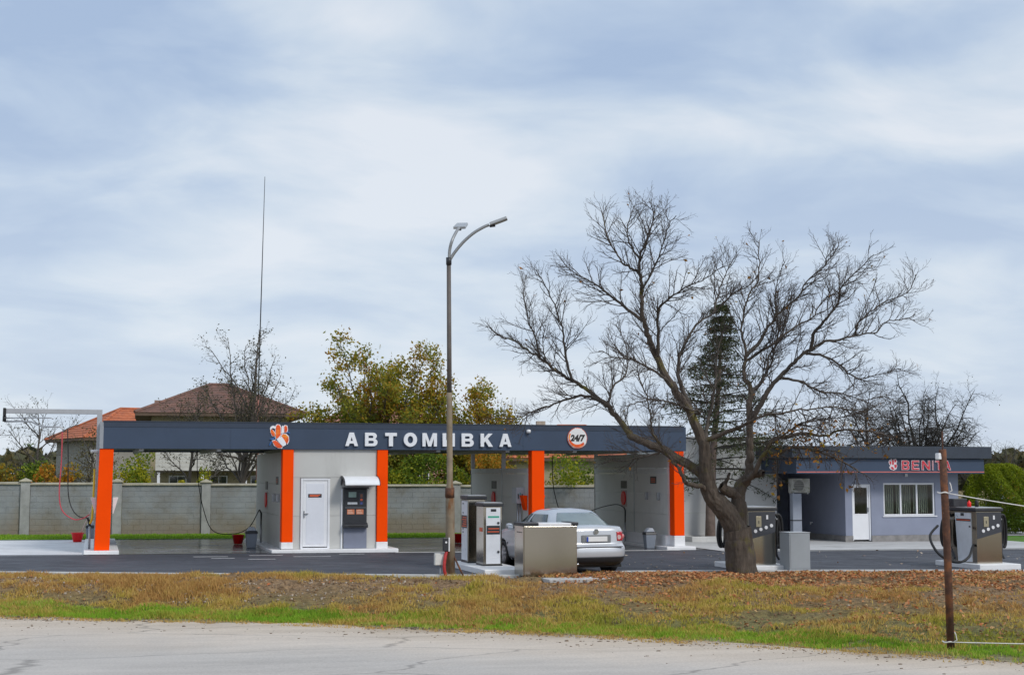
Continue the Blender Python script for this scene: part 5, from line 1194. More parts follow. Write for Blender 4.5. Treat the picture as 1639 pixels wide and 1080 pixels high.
def shrub(label, px, depth, wpx, ytop, m, seed, n=2600, shift=0.0, ls=(0.04, 0.085), zlo=0.3):
    rs = np.random.RandomState(seed); loc = at_ground(px, depth); w = wpx * depth / F_PX / 2; h = (756 - ytop) * depth / F_PX + 2.2 - loc[2]
    t = thing("garden_shrub", label, "shrub", loc, 0, "shrubs beyond the wall")
    st = [sweep(rs, rs.normal(0, 0.12, 3) * [1, 1, 0], (rs.normal(0, .35), rs.normal(0, .35), 1), h * rs.uniform(.6, .95), 0.025, 0.006, 7, .12, .03) for _ in range(9)]
    [tubes_mesh("stem", [s_], 4, M_BARKG, t) for s_ in st]
    c = rs.normal(size=(14, 3)) * [w * .45, w * .4, h * .2] + [0, 0, h * .58]; rc = rs.uniform(.28, .5, 14) * min(w, h)
    k = rs.randint(0, 14, n); v = rs.normal(size=(n, 3)); v /= np.linalg.norm(v, axis=1)[:, None]
    P = c[k] + v * (rc[k] * rs.uniform(.5, 1.05, n))[:, None]; P = P[(P[:, 2] > zlo) & (P[:, 2] < h * 1.05)]; n = len(P)
    V, Fq = leaf_quads(P, rs.uniform(*ls, n), rs)
    stuff(mesh_np("foliage", V, [Fq], m, t, tint=np.clip(clump(P, rs) + shift, 0, 1)))
for i, a in enumerate([
    ("dark green and rust shrub at the wall's far left end", 18, 56, 80, 728, M_RUSTY, 2400, -0.1),
    ("green shrub between rusty ones near the swing boom hoses", 52, 57, 60, 716, M_SHRUB, 1800, -0.1),
    ("rust orange shrub below the swing boom arm", 92, 56, 70, 728, M_RUSTY, 2200, 0.18),
    ("yellow-green bush glowing beside the end pier", 222, 57, 90, 722, M_SHRUB, 3000, 0.25),
    ("small yellow bush in front of the balcony boards", 322, 56, 50, 752, M_SHRUB, 1100, 0.35),
    ("green hedge-like bush right of the plant room", 660, 57, 110, 722, M_SHRUB, 4200, -0.05),
    ("dense olive bush behind the street lamp pole", 722, 58, 80, 728, M_SHRUB, 3000, 0.1),
    ("orange and yellow bush above the middle bay wall", 795, 57, 110, 718, M_RUSTY, 5200, 0.2),
    ("loose green-yellow bush above the wall by the last bay", 905, 57, 100, 722, M_SHRUB, 3200, 0.12),
    ("twiggy olive shrub hiding the house porch", 445, 56, 70, 740, M_SHRUB, 1200, 0.0),
    ("brown hedge beyond the thuja at the frame edge", 1655, 70, 110, 742, M_RUSTY, 3000, -0.2)]):
    shrub(a[0], a[1], a[2], a[3], a[4], a[5], 60 + i, a[6], a[7])
# thuja by the kiosk
rs = np.random.RandomState(77); loc = at_ground(1600, 59); th = thing("thuja_bush", "rounded bright green thuja bush beyond the kiosk corner", "bush", loc)
n = 24000; zz_ = rs.uniform(0.0, 1, n); prof_ = np.sqrt(np.clip(1 - ((zz_ - 0.42) / 0.6) ** 2, 0.02, 1)); a_ = rs.uniform(0, 2 * math.pi, n)
lob = 1 + 0.16 * np.sin(a_ * 5 + zz_ * 9) + 0.1 * np.sin(a_ * 11 + zz_ * 17); rr_ = prof_ * lob * rs.uniform(0.72, 1.0, n) ** 0.5
P = np.c_[np.cos(a_) * rr_ * 1.45, np.sin(a_) * rr_ * 1.4, 0.1 + zz_ * 2.75]
V, Fq = leaf_quads(P, rs.uniform(0.04, 0.09, n), rs, asp=0.28)
stuff(mesh_np("foliage", V, [Fq], leaf_mat("thuja_leaf", [(0.07, 0.11, 0.012), (0.18, 0.24, 0.014), (0.34, 0.38, 0.015)], 0.4), th, tint=np.clip(rs.normal(0.25, 0.15, n) + zz_ * 0.45, 0, 1)))
tubes_mesh("stem", [sweep(rs, (0, 0, 0), (0, 0, 1), 2.0, 0.08, 0.03, 6, 0.03, 0)], 7, M_BARKG, th)
# far belt of trees closing the horizon
rs = np.random.RandomState(88); n = 34000; a_ = rs.uniform(rad(-75), rad(95), n); d_ = rs.uniform(230, 262, n)
hh_ = 3.2 + 4.2 * fbm(a_ * 60, a_ * 0 + 3, 0.8); P = np.c_[np.sin(a_) * d_, np.cos(a_) * d_, rs.rand(n) ** 0.8 * hh_ + zside(np.sin(a_) * d_) - 0.3]
V, Fq = leaf_quads(P, rs.uniform(0.7, 1.5, n), rs)
stuff(tag(mesh_np("far_woods", V, [Fq], leaf_mat("far_leaf", [(0.06, 0.07, 0.04), (0.1, 0.1, 0.045), (0.15, 0.12, 0.05)], 0.2), tint=rs.rand(n)), "far belt of trees along the horizon", "woods"))
# conifer in its planter
fp = G(1137, 866); pl_ = thing("tree_planter", "low concrete planter ring round the conifer trunk", "planter", (fp.x, fp.y, gz(fp.x)))
for (a, b, c, d) in ((-1.0, 1.0, -0.75, -0.55), (-1.0, 1.0, 0.55, 0.75), (-1.0, -0.8, -0.549, 0.549), (0.8, 1.0, -0.549, 0.549)):
    box("edging", M_KERB, pl_, a, b, c, d, 0.0, 0.2, bevel=0.015)
box("soil", mat("planter_soil", (0.1, 0.075, 0.05), 0.95, var=0.3, scale=6, bump=0.6), pl_, -0.79, 0.79, -0.54, 0.54, 0.0, 0.12)
fir = thing("conifer", "dark green conifer rising behind the bare tree from a concrete planter", "tree", (fp.x, fp.y, gz(fp.x) + 0.1))
rs = np.random.RandomState(9)
tp = np.array([(0, 0, 0), (0.02, 0, 1.2), (0.15, 0, 3.0), (0.38, 0, 5.2), (0.52, 0, 7.0), (0.56, 0, 8.2)])
tubes_mesh("trunk", [(tp, np.array([0.19, 0.165, 0.13, 0.08, 0.04, 0.012]))], 10, mat("bark_pinkish", (0.16, 0.12, 0.1), 0.95, var=0.3, scale=5, bump=0.8, bscale=25), fir)
br_, ND = [], []
z = 2.0
while z < 8.1:
    c = np.array([np.interp(z, tp[:, 2], tp[:, 0]), 0, z]); L = (3.5 * (1 - (z - 1.6) / 6.7) ** 1.15 + 0.12) * rs.uniform(0.8, 1.1)
    for k in range(6):
        a = rs.uniform(0, 6.28); d = np.array([math.cos(a), math.sin(a), 0.12])
        q, rr = sweep(rs, c, d, L * rs.uniform(.75, 1.2), 0.03, 0.006, 8, 0.06, -0.03); br_.append((q, rr))
        for i in range(1, 8):
            nn = 5 + 3 * i if i < 6 else 20; sd = np.array([-d[1], d[0], 0]); w = rs.normal(0, 0.12 + 0.05 * min(i, 9 - i), nn)
            ND.append(q[i] + sd * w[:, None] + rs.normal(0, 0.05, (nn, 3)) - np.c_[np.zeros((nn, 2)), np.abs(w) * 0.45 + rs.uniform(0, 0.1, nn)])
    z += rs.uniform(0.26, 0.4)
stuff(tubes_mesh("boughs", br_, 4, M_DKBARK, fir))
ND = np.concatenate(ND); V, Fq = leaf_quads(ND, rs.uniform(0.05, 0.11, len(ND)), rs, asp=0.2)
stuff(mesh_np("needles", V, [Fq], leaf_mat("fir_needle", [(0.03, 0.042, 0.018), (0.055, 0.07, 0.026), (0.09, 0.095, 0.036)], 0.25), fir, tint=rs.rand(len(ND))))
# ------------------------------------------------------------------ silver saloon car (local: +Y forward, +X right)
def sup(w, yr_, yf_, n, N=128):
    a = np.linspace(0, 2 * math.pi, 2400, endpoint=False); c, s = np.cos(a), np.sin(a)
    x = w * np.sign(c) * np.abs(c) ** (2 / n); y = (yf_ + yr_) / 2 + (yf_ - yr_) / 2 * np.sign(s) * np.abs(s) ** (2 / n)
    d = np.concatenate([[0], np.cumsum(np.hypot(np.diff(x), np.diff(y)))]); tt = np.linspace(0, d[-1] + math.hypot(x[0] - x[-1], y[0] - y[-1]), N, endpoint=False)
    return np.interp(tt, d, x), np.interp(tt, d, y)
def loft_faces(nr, N):
    i, j = np.meshgrid(np.arange(N), np.arange(nr - 1)); q = j * N + i; q2 = j * N + (i + 1) % N
    return np.stack([q, q2, q2 + N, q + N], -1)        # [row, col]
NC = 128
def car_lower():
    zsf = lambda y: np.interp(y, [-2.3, -2.1, -1.5, -0.5, 0.9, 1.6, 2.1, 2.3], [1.04, 1.055, 1.06, 1.01, 0.96, 0.88, 0.76, 0.70])
    rows = []
    Q = np.concatenate([np.linspace(0, 0.5, 13), np.linspace(0.53, 1.0, 17)])
    for q in Q:
        z = 0.2 + q * 0.78
        w = np.interp(z, [.2, .3, .45, .56, .6, .8, .9, .98], [.79, .855, .882, .888, .872, .874, .862, .825])
        y0 = np.interp(z, [.2, .28, .4, .5, .60, .63, .66, .8, .93, .98], [-2.02, -2.2, -2.27, -2.28, -2.26, -2.2, -2.17, -2.16, -2.15, -2.11])
        y1 = np.interp(z, [.2, .3, .45, .6, .75, .98], [2.0, 2.2, 2.27, 2.25, 2.17, 2.02])
        x, y = sup(w, y0, y1, 6.0, NC); rows.append(np.c_[x, y, 0.2 + q * (zsf(y) - 0.2)])
    x, y, _ = rows[-1].T
    for s in (0.04, 0.1, 0.2, 0.4, 0.65, 0.88):
        yy = y * (1 - 0.10 * s); rows.append(np.c_[x * (1 - s), yy, zsf(yy) + 0.045 * (1 - (1 - s) ** 2) + 0.004])
    return np.array(rows), Q
def car_cabin():
    rows = []; Q = np.linspace(0, 1, 22)
    for q in Q:
        z = 0.99 + 0.405 * q
        y0 = np.interp(q, [0, .3, .6, .85, 1], [-1.86, -1.62, -1.35, -1.12, -0.92]); y1 = np.interp(q, [0, .5, .85, 1], [1.15, .66, .3, .08])
        w = np.interp(q, [0, .3, .6, .85, 1], [.80, .755, .70, .64, .585])
        x, y = sup(w, y0, y1, 3.8, NC); rows.append(np.c_[x, y, np.full(NC, z)])
    x, y, _ = rows[-1].T
    for s in (0.1, 0.25, 0.45, 0.7, 0.9): rows.append(np.c_[x * (1 - s), (y + 0.42) * (1 - 0.55 * s) - 0.42, np.full(NC, 1.395 + 0.062 * (1 - (1 - s) ** 2))])
    return np.array(rows), Q
M_SILVER = mat("silver_paint", (0.6, 0.63, 0.68), 0.38, metal=0.35, var=0.03, coat=0.6)
M_CARGLASS = mat("car_glass", (0.035, 0.05, 0.05), 0.05, var=0.1, ior=2.1)
M_REARGLASS = mat("rear_glass", (0.15, 0.2, 0.2), 0.06, var=0.1, ior=2.8)
M_LAMPRED = mat("lamp_red", (0.5, 0.006, 0.012), 0.15, var=0.1, coat=0.8)
M_LAMPW = mat("lamp_clear", (0.6, 0.45, 0.45), 0.15, coat=0.8)
M_CHROME = mat("chrome", (0.75, 0.76, 0.78), 0.15, metal=1.0, var=0.03)
M_PLATE = mat("number_plate", (0.78, 0.78, 0.78), 0.4, var=0.03)
def make_car(label, loc, rotz, paint):
    car = thing("saloon_car", label, "car", loc, rotz)
    A, Q = car_lower(); nr = len(A); V = A.reshape(-1, 3); Fc = loft_faces(nr, NC)
    fl = Fc.reshape(-1, 4)[:, ::1]
    n0 = len(V)
    me = bpy.data.meshes.new("body"); me.from_pydata([tuple(v) for v in V], [], [tuple(f) for f in fl] + [tuple(range(NC))[::-1], tuple(range(n0 - NC, n0))])
    body = link("body", me, paint, car)
    cu = MB()
    for yy in (-1.29, 1.29):
        for s in (-1, 1):
            mbc = MB(); prf = [(yy + 0.365 * math.cos(a), 0.33 + 0.365 * math.sin(a)) for a in np.linspace(0, 2 * math.pi, 40, endpoint=False)]
            mbc.prism(prf, s * 0.55, s * 1.1, 'x'); cu.add(mbc.v, mbc.f)
    cut = cu.build("tmp_cutter", None, car)
    for ob_ in (body, cut):
        bq_ = bmesh.new(); bq_.from_mesh(ob_.data); bmesh.ops.recalc_face_normals(bq_, faces=bq_.faces); bq_.to_mesh(ob_.data); bq_.free()
    bmod = body.modifiers.new("b", 'BOOLEAN'); bmod.object = cut; bmod.operation = 'DIFFERENCE'; bmod.solver = 'EXACT'
    dg = bpy.context.evaluated_depsgraph_get(); new = bpy.data.meshes.new_from_object(body.evaluated_get(dg)); body.modifiers.clear()
    if len(new.polygons) > 500: body.data = new
    bpy.data.objects.remove(cut)
    bm2 = body.data; bm2.materials.clear(); bm2.materials.append(paint)
    bm2.polygons.foreach_set("use_smooth", [p.area < 0.05 for p in bm2.polygons])
    sm = body.modifiers.new("e", 'EDGE_SPLIT'); sm.split_angle = rad(38)
    nrm = np.zeros_like(A); dx = np.roll(A, -1, 1) - np.roll(A, 1, 1); dv = np.gradient(A, axis=0); nrm = np.cross(dx, dv); nrm /= np.maximum(np.linalg.norm(nrm, axis=2, keepdims=True), 1e-6)
    def patch(name, rsel, csel, off, m, parent=None, arr=A, nm=nrm):
        rr = [i for i in range(arr.shape[0]) if rsel(i)]; cc = [i for i in range(NC) if csel(i)]
        cc = sorted(cc); run = []; 
        start = next((k for k, c in enumerate(cc) if (c - 1) % NC not in cc), 0); cc = cc[start:] + cc[:start]
        P = (arr + nm * off)[np.ix_(rr, cc)]; a, b = P.shape[:2]
        if a < 2 or b < 2: return None
        i, j = np.meshgrid(np.arange(b - 1), np.arange(a - 1)); q = (j * b + i).ravel()
        o = mesh_np(name, P.reshape(-1, 3), [np.stack([q, q + 1, q + b + 1, q + b], -1)], m, parent or car, smooth=True)
        sd_ = o.modifiers.new("s", 'SOLIDIFY'); sd_.thickness = 0.006; sd_.offset = 1
        return o
    zq = 0.2 + Q * 0.78; mid = A[20]
    zr = lambda a, b: (lambda i: i < len(Q) and a <= zq[i] <= b)
    X_, Y_ = mid[:, 0], mid[:, 1]
    patch("lower_bumper", zr(0.2, 0.42), lambda c: Y_[c] < -1.62, 0.006, M_DARK)
    patch("sill", zr(0.2, 0.27), lambda c: abs(Y_[c]) < 0.9, 0.004, M_DARK)
    for s in (-1, 1):
        tl = patch("tail_light", zr(0.70, 0.89), lambda c: s * X_[c] > 0.50 and Y_[c] < -1.72, 0.006, M_LAMPRED)
        for (xx, yy) in ((0.585, -2.138),):
            o = MB().disc((s * xx, 0.835), 0.05, yy - 0.012, yy + 0.05, 18).build("reverse_lens", M_LAMPW, tl)
        MB().lathe([(0.0, 0.03), (0.045, 0.022), (0.062, 0.0), (0.0, -0.02)], 18).build("round_lens", mat("lamp_pink", (0.62, 0.2, 0.2), 0.15, coat=0.8), tl, smooth=True)
        ol = tl.children[-1]; ol.location = (s * 0.735, -2.015, 0.845); ol.rotation_euler = Vector((s * 0.42, -0.9, 0.05)).to_track_quat('Z', 'Y').to_euler()
        patch("reflector", zr(0.27, 0.315), lambda c: s * X_[c] > 0.52 and s * X_[c] < 0.82 and Y_[c] < -1.9, 0.014, M_LAMPRED)
        patch("headlight", zr(0.62, 0.76), lambda c: s * X_[c] > 0.45 and Y_[c] > 1.85, 0.004, mat("headlamp", (0.6, 0.62, 0.65), 0.1, coat=1.0))
    # seams: boot lid and bumper line, drawn as thin recessed-looking dark strips
    M_SEAM = mat("panel_gap", (0.03, 0.03, 0.035), 0.6)
    box("boot_seam", M_SEAM, car, -0.62, 0.62, -2.283, -2.20, 0.622, 0.634)
    pl = box("number_plate", M_PLATE, car, -0.26, 0.26, -2.215, -2.185, 0.745, 0.855, bevel=0.004)
    box("blue_band", mat("plate_blue", (0.02, 0.07, 0.45), 0.4), pl, -0.258, -0.215, -2.219, -2.2155, 0.747, 0.853)
    box("plate_recess", mat("plate_recess", (0.2, 0.21, 0.22), 0.4), car, -0.36, 0.36, -2.19, -2.175, 0.72, 0.895, bevel=0.01)
    eb = MB().disc((0, 0.965), 0.06, -2.185, -2.15, 24).build("badge", M_CHROME, car)
    MB().disc((0, 0.965), 0.049, -2.1875, -2.1852, 24).build("badge_field", mat("badge_dark", (0.1, 0.1, 0.11), 0.3), eb)
    curve_mesh("badge_letter", [[(-.025, .94), (-.012, .94), (0, .91), (.012, .94), (.025, .94), (.004, .9), (-.004, .9)]], 0.003, M_CHROME, eb).location = (0, -2.188, 0.06)
    curve_mesh("badge_letter", [[(-.042, .925), (-.03, .925), (-.015, .885), (0, .905 - .008), (.015, .885), (.03, .925), (.042, .925), (.018, .865), (.012, .865), (0, .885), (-.012, .865), (-.018, .865)]], 0.003, M_CHROME, eb).location = (0, -2.188, 0.06)
    for s in (-1, 1): MB().tube([(s * 0.5, -2.0, 0.25), (s * 0.5, -2.27, 0.25)], 0.032, 10).build("exhaust", M_CHROME, car, smooth=True) if s < 0 else None
    # cabin
    B, QB = car_cabin(); nb = len(B); Fb = loft_faces(nb, NC)
    dx = np.roll(B, -1, 1) - np.roll(B, 1, 1); dv = np.gradient(B, axis=0); nb_ = np.cross(dx, dv); nb_ /= np.maximum(np.linalg.norm(nb_, axis=2, keepdims=True), 1e-6)
    cab_ = mesh_np("roof_and_pillars", B.reshape(-1, 3), [Fb.reshape(-1, 4)], paint, car, smooth=True)
    bm_c = B[11]; XX, YY = bm_c[:, 0], bm_c[:, 1]
    rq = lambda a, b: (lambda i: i < len(QB) and a <= QB[i] <= b)
    patch("rear_window", rq(0.08, 0.92), lambda c: YY[c] < -1.2 and abs(XX[c]) < 0.60, 0.004, M_REARGLASS, arr=B, nm=nb_)
    patch("windscreen", rq(0.08, 0.92), lambda c: YY[c] > 0.4 and abs(XX[c]) < 0.62, 0.004, M_CARGLASS, arr=B, nm=nb_)
    for s in (-1, 1):
        for (a, b) in ((-1.02, -0.12), (-0.02, 0.42)):
            w = patch("side_window", rq(0.1, 0.84), lambda c: s * XX[c] > 0.4 and a < YY[c] < b, 0.004, M_CARGLASS, arr=B, nm=nb_)
        mrr = MB().lathe([(0.0, -0.07), (0.06, -0.06), (0.085, 0.0), (0.07, 0.06), (0.0, 0.075)], 14, (s * 0.93, 0.72, 1.0)).build("wing_mirror", paint, car, smooth=True)
        box("mirror_glass", M_CHROME, mrr, s * 0.93 - 0.06, s * 0.93 + 0.06, 0.63, 0.638, 0.955, 1.045)
        box("mirror_arm", M_DARK, mrr, min(s * 0.78, s * 0.88), max(s * 0.78, s * 0.88), 0.7, 0.74, 0.96, 0.99)
        for yy in (0.1, -0.9): box("door_handle", paint, car, min(s * .865, s * .893), max(s * .865, s * .893), yy - 0.1, yy + 0.1, 0.845, 0.87, bevel=0.008)
        for yy in (-0.07, 0.95): box("door_seam", M_SEAM, car, min(s * .87, s * .886), max(s * .87, s * .886), yy, yy + 0.008, 0.3, 0.62)
    # wheels
    for yy in (-1.29, 1.29):
        for s in (-1, 1):
            wh = thing("wheel", None, None); wh.parent = car; wh.location = (s * 0.765, yy, 0.318)
            Rm = Matrix.Rotation(s * math.pi / 2, 4, 'Y')
            ty = MB().lathe([(0.21, -0.10), (0.28, -0.105), (0.312, -0.085), (0.318, -0.04), (0.318, 0.04), (0.312, 0.085), (0.28, 0.105), (0.21, 0.10), (0.205, 0.0)], 36).build("tyre", M_BLACK, wh, smooth=True); ty.data.transform(Rm)
            rm_ = MB().lathe([(0.0, 0.02), (0.16, 0.02), (0.2, 0.085), (0.215, 0.1), (0.215, 0.085), (0.205, 0.0), (0.0, 0.0)], 36).build("rim_dish", mat("rim_dish_dark", (0.08, 0.08, 0.085), 0.4, metal=0.5), wh, smooth=True); rm_.data.transform(Rm)  # dark metal dish behind the alloy spokes
            sp = MB()
            for k in range(9):
                a = 2 * math.pi * k / 9; c, s_ = math.cos(a), math.sin(a)
                def W_(r, t): return (r * c - t * s_, r * s_ + t * c)
                pts = [W_(0.03, -0.02), W_(0.2, -0.026), W_(0.2, 0.026), W_(0.03, 0.02)]
                sp.add([(p[0], p[1], 0.06) for p in pts] + [(p[0], p[1], 0.092) for p in pts], [(0, 3, 2, 1), (4, 5, 6, 7), (0, 1, 5, 4), (1, 2, 6, 5), (2, 3, 7, 6), (3, 0, 4, 7)])
            sp.lathe([(0.0, 0.05), (0.06, 0.05), (0.055, 0.1), (0.0, 0.102)], 16)
            for k in range(36): pass
            so = sp.build("spokes", mat("alloy", (0.6, 0.61, 0.63), 0.3, metal=0.8), wh); so.data.transform(Rm)
            lip = MB().lathe([(0.195, 0.07), (0.216, 0.1), (0.22, 0.095), (0.2, 0.06)], 36).build("rim_lip", MATS["alloy"], wh, smooth=True); lip.data.transform(Rm)
            ins = MB().lathe([(0.0, -0.12), (0.36, -0.12), (0.36, -0.118), (0.0, -0.118)], 30).build("wheel_well", M_BLACK, wh); ins.data.transform(Rm)
    MB().hexa([(-0.72, -2.0, 0.16), (0.72, -2.0, 0.16), (0.72, 2.0, 0.16), (-0.72, 2.0, 0.16)], [(-0.6, -2.0, 0.5), (0.6, -2.0, 0.5), (0.6, 2.0, 0.5), (-0.6, 2.0, 0.5)]).build("underbody", M_BLACK, car)
    return car
HD = rad(6.2)
rrw = G(978, 914.5)
off = Matrix.Rotation(HD, 3, 'Z') @ Vector((0.80, -1.29, 0))
make_car("silver saloon car parked among the vacuum columns, seen from behind", (rrw.x - off.x, rrw.y - off.y, gz(rrw.x) + 0.002), HD, M_SILVER)
# dark red car on the meadow across the side road
fc = G(1632, 829)
car2 = make_car("dark red car parked beyond the side road next to the thuja", (fc.x + 0.6, fc.y + 1.5, gz(fc.x) - 0.01), rad(-8), mat("maroon_paint", (0.13, 0.012, 0.022), 0.35, metal=0.3, var=0.05, coat=0.6))

# ------------------------------------------------------------------ service columns on the near island
isl = box("vacuum_island", M_WHITE, None, -0.5, 0.5, -1.65, 1.65, -0.1, 0.13, bevel=0.02); isl.location = (8.86, 32.65, gz(9))
tag(isl, "long white concrete island carrying the two slim vacuum columns", "island")
M_MARBLE = mat("white_marbled_panel", (0.72, 0.74, 0.78), 0.4, var=0.06, scale=5, col2=(0.42, 0.46, 0.52), f2=(0.6, 0.68), s2=4)
def column_a(loc):
    r = thing("vacuum_column", "taller slim steel vacuum column with marbled panel facing the wash pad", "vacuum", loc, 0, "self-service vacuum columns")
    box("body", M_INOX, r, -0.2, 0.22, -0.32, 0.32, 0.03, 1.5, bevel=0.008)
    box("base", M_DARK, r, -0.21, 0.23, -0.33, 0.33, 0.0, 0.03)
    hd = box("head", M_DARK, r, -0.23, 0.26, -0.36, 0.36, 1.505, 1.585, bevel=0.012)
    box("lid", mat("lid_pale", (0.5, 0.51, 0.52), 0.35, metal=0.5), hd, -0.2, 0.23, -0.33, 0.33, 1.587, 1.6)
    f = box("panel", M_MARBLE, r, -0.212, -0.202, -0.27, 0.27, 0.06, 1.46)
    p_ = box("price_panel", M_DARK, f, -0.216, -0.2125, -0.26, 0.26, 0.82, 1.12)
    for k in range(5): box("print_line", M_TEXTORANGE, p_, -0.2185, -0.2165, -0.22, 0.2 - 0.06 * (k % 3), 0.85 + 0.052 * k, 0.875 + 0.052 * k)
    for zz in (1.38, 1.16, 0.78, 0.7): box("button", M_DARK, f, -0.222, -0.2125, 0.08, 0.14, zz, zz + 0.035, bevel=0.004)
    sh = box("nozzle_holder", M_DARK, r, 0.06, 0.16, -0.40, -0.322, 1.2, 1.42, bevel=0.02)
    MB().tube(spl([(0.11, -0.37, 1.2), (0.1, -0.40, 0.9), (0.09, -0.42, 0.5), (0.1, -0.40, 0.16)]), 0.032, 10).build("hose", M_BLACK, r, smooth=True)
    return r
def column_b(loc):
    r = thing("vacuum_column", "shorter slim steel vacuum column with green and orange bands on its front", "vacuum", loc, 0, "self-service vacuum columns")
    box("body", M_INOX, r, -0.2, 0.24, -0.3, 0.34, 0.03, 1.36, bevel=0.008)
    box("base", M_DARK, r, -0.21, 0.25, -0.31, 0.35, 0.0, 0.03)
    hd = box("head", M_DARK, r, -0.23, 0.27, -0.34, 0.38, 1.365, 1.435, bevel=0.012)
    box("lid", MATS["lid_pale"], hd, -0.2, 0.24, -0.31, 0.35, 1.437, 1.45)
    f = box("panel", M_MARBLE, r, -0.14, 0.2, -0.312, -0.302, 0.05, 1.33)
    box("display", M_DARK, f, -0.03, 0.1, -0.316, -0.3125, 1.24, 1.3)
    box("green_band", mat("print_green", (0.05, 0.38, 0.26), 0.5), f, -0.10, 0.17, -0.316, -0.3125, 1.10, 1.14)
    p_ = box("price_panel", M_DARK, f, -0.13, 0.19, -0.316, -0.3125, 0.72, 0.92)
    for k in range(2): box("print_line", M_TEXTORANGE, p_, -0.11 + 0.02 * k, 0.17, -0.3185, -0.3165, 0.77 + 0.07 * k, 0.79 + 0.07 * k)
    for zz in (0.98, 0.32): MB().disc((0.15, zz), 0.028, -0.33, -0.3125, 14).build("knob", M_DARK, f)
    box("side_label", M_TEXTORANGE, r, -0.207, -0.202, -0.2, 0.05, 0.78, 0.87)
    box("coat_strip", M_PVC, f, -0.1, 0.12, -0.316, -0.3125, 0.18, 0.2)
    return r
pa, pb = G(744, 909), G(782, 912)
column_a((8.80, 33.72, gz(9) + 0.13)); column_b((8.87, 32.55, gz(9) + 0.13))
# stainless cabinet at the island's near end
bx = thing("steel_cabinet", "waist-high brushed steel cabinet with dark corner caps behind the car", "cabinet", (9.64, 30.62, gz(9.6) - 0.02))
box("front_panel", M_INOX, bx, -0.58, 0.62, -0.35, -0.325, 0.06, 1.12, bevel=0.004)
box("carcass", M_INOX, bx, -0.6, 0.64, -0.322, 0.35, 0.04, 1.13, bevel=0.006)
box("plinth", M_DARK, bx, -0.56, 0.6, -0.3, 0.32, 0.0, 0.04)
box("corner_cap", M_DARK, bx, -0.62, -0.26, -0.37, 0.37, 1.132, 1.205, bevel=0.012)
box("corner_cap", M_DARK, bx, 0.5, 0.66, -0.37, 0.37, 1.132, 1.205, bevel=0.012)
box("worktop", M_PVC, bx, -0.258, 0.498, -0.36, 0.36, 1.132, 1.185, bevel=0.006)
for k in range(3): box("vent", M_DARK, bx, -0.606, -0.601, -0.2 + 0.14 * k, -0.12 + 0.14 * k, 0.98, 1.0)
sl = G(922, 927)
slab = box("concrete_slab", M_CONC, None, -0.85, 0.85, -0.3, 0.3, -0.15, 0.03, bevel=0.015); slab.location = (sl.x + 0.15, sl.y - 0.02, gz(sl.x) + 0.005); tag(slab, "flat concrete slab set in the grass before the steel cabinet", "slab")

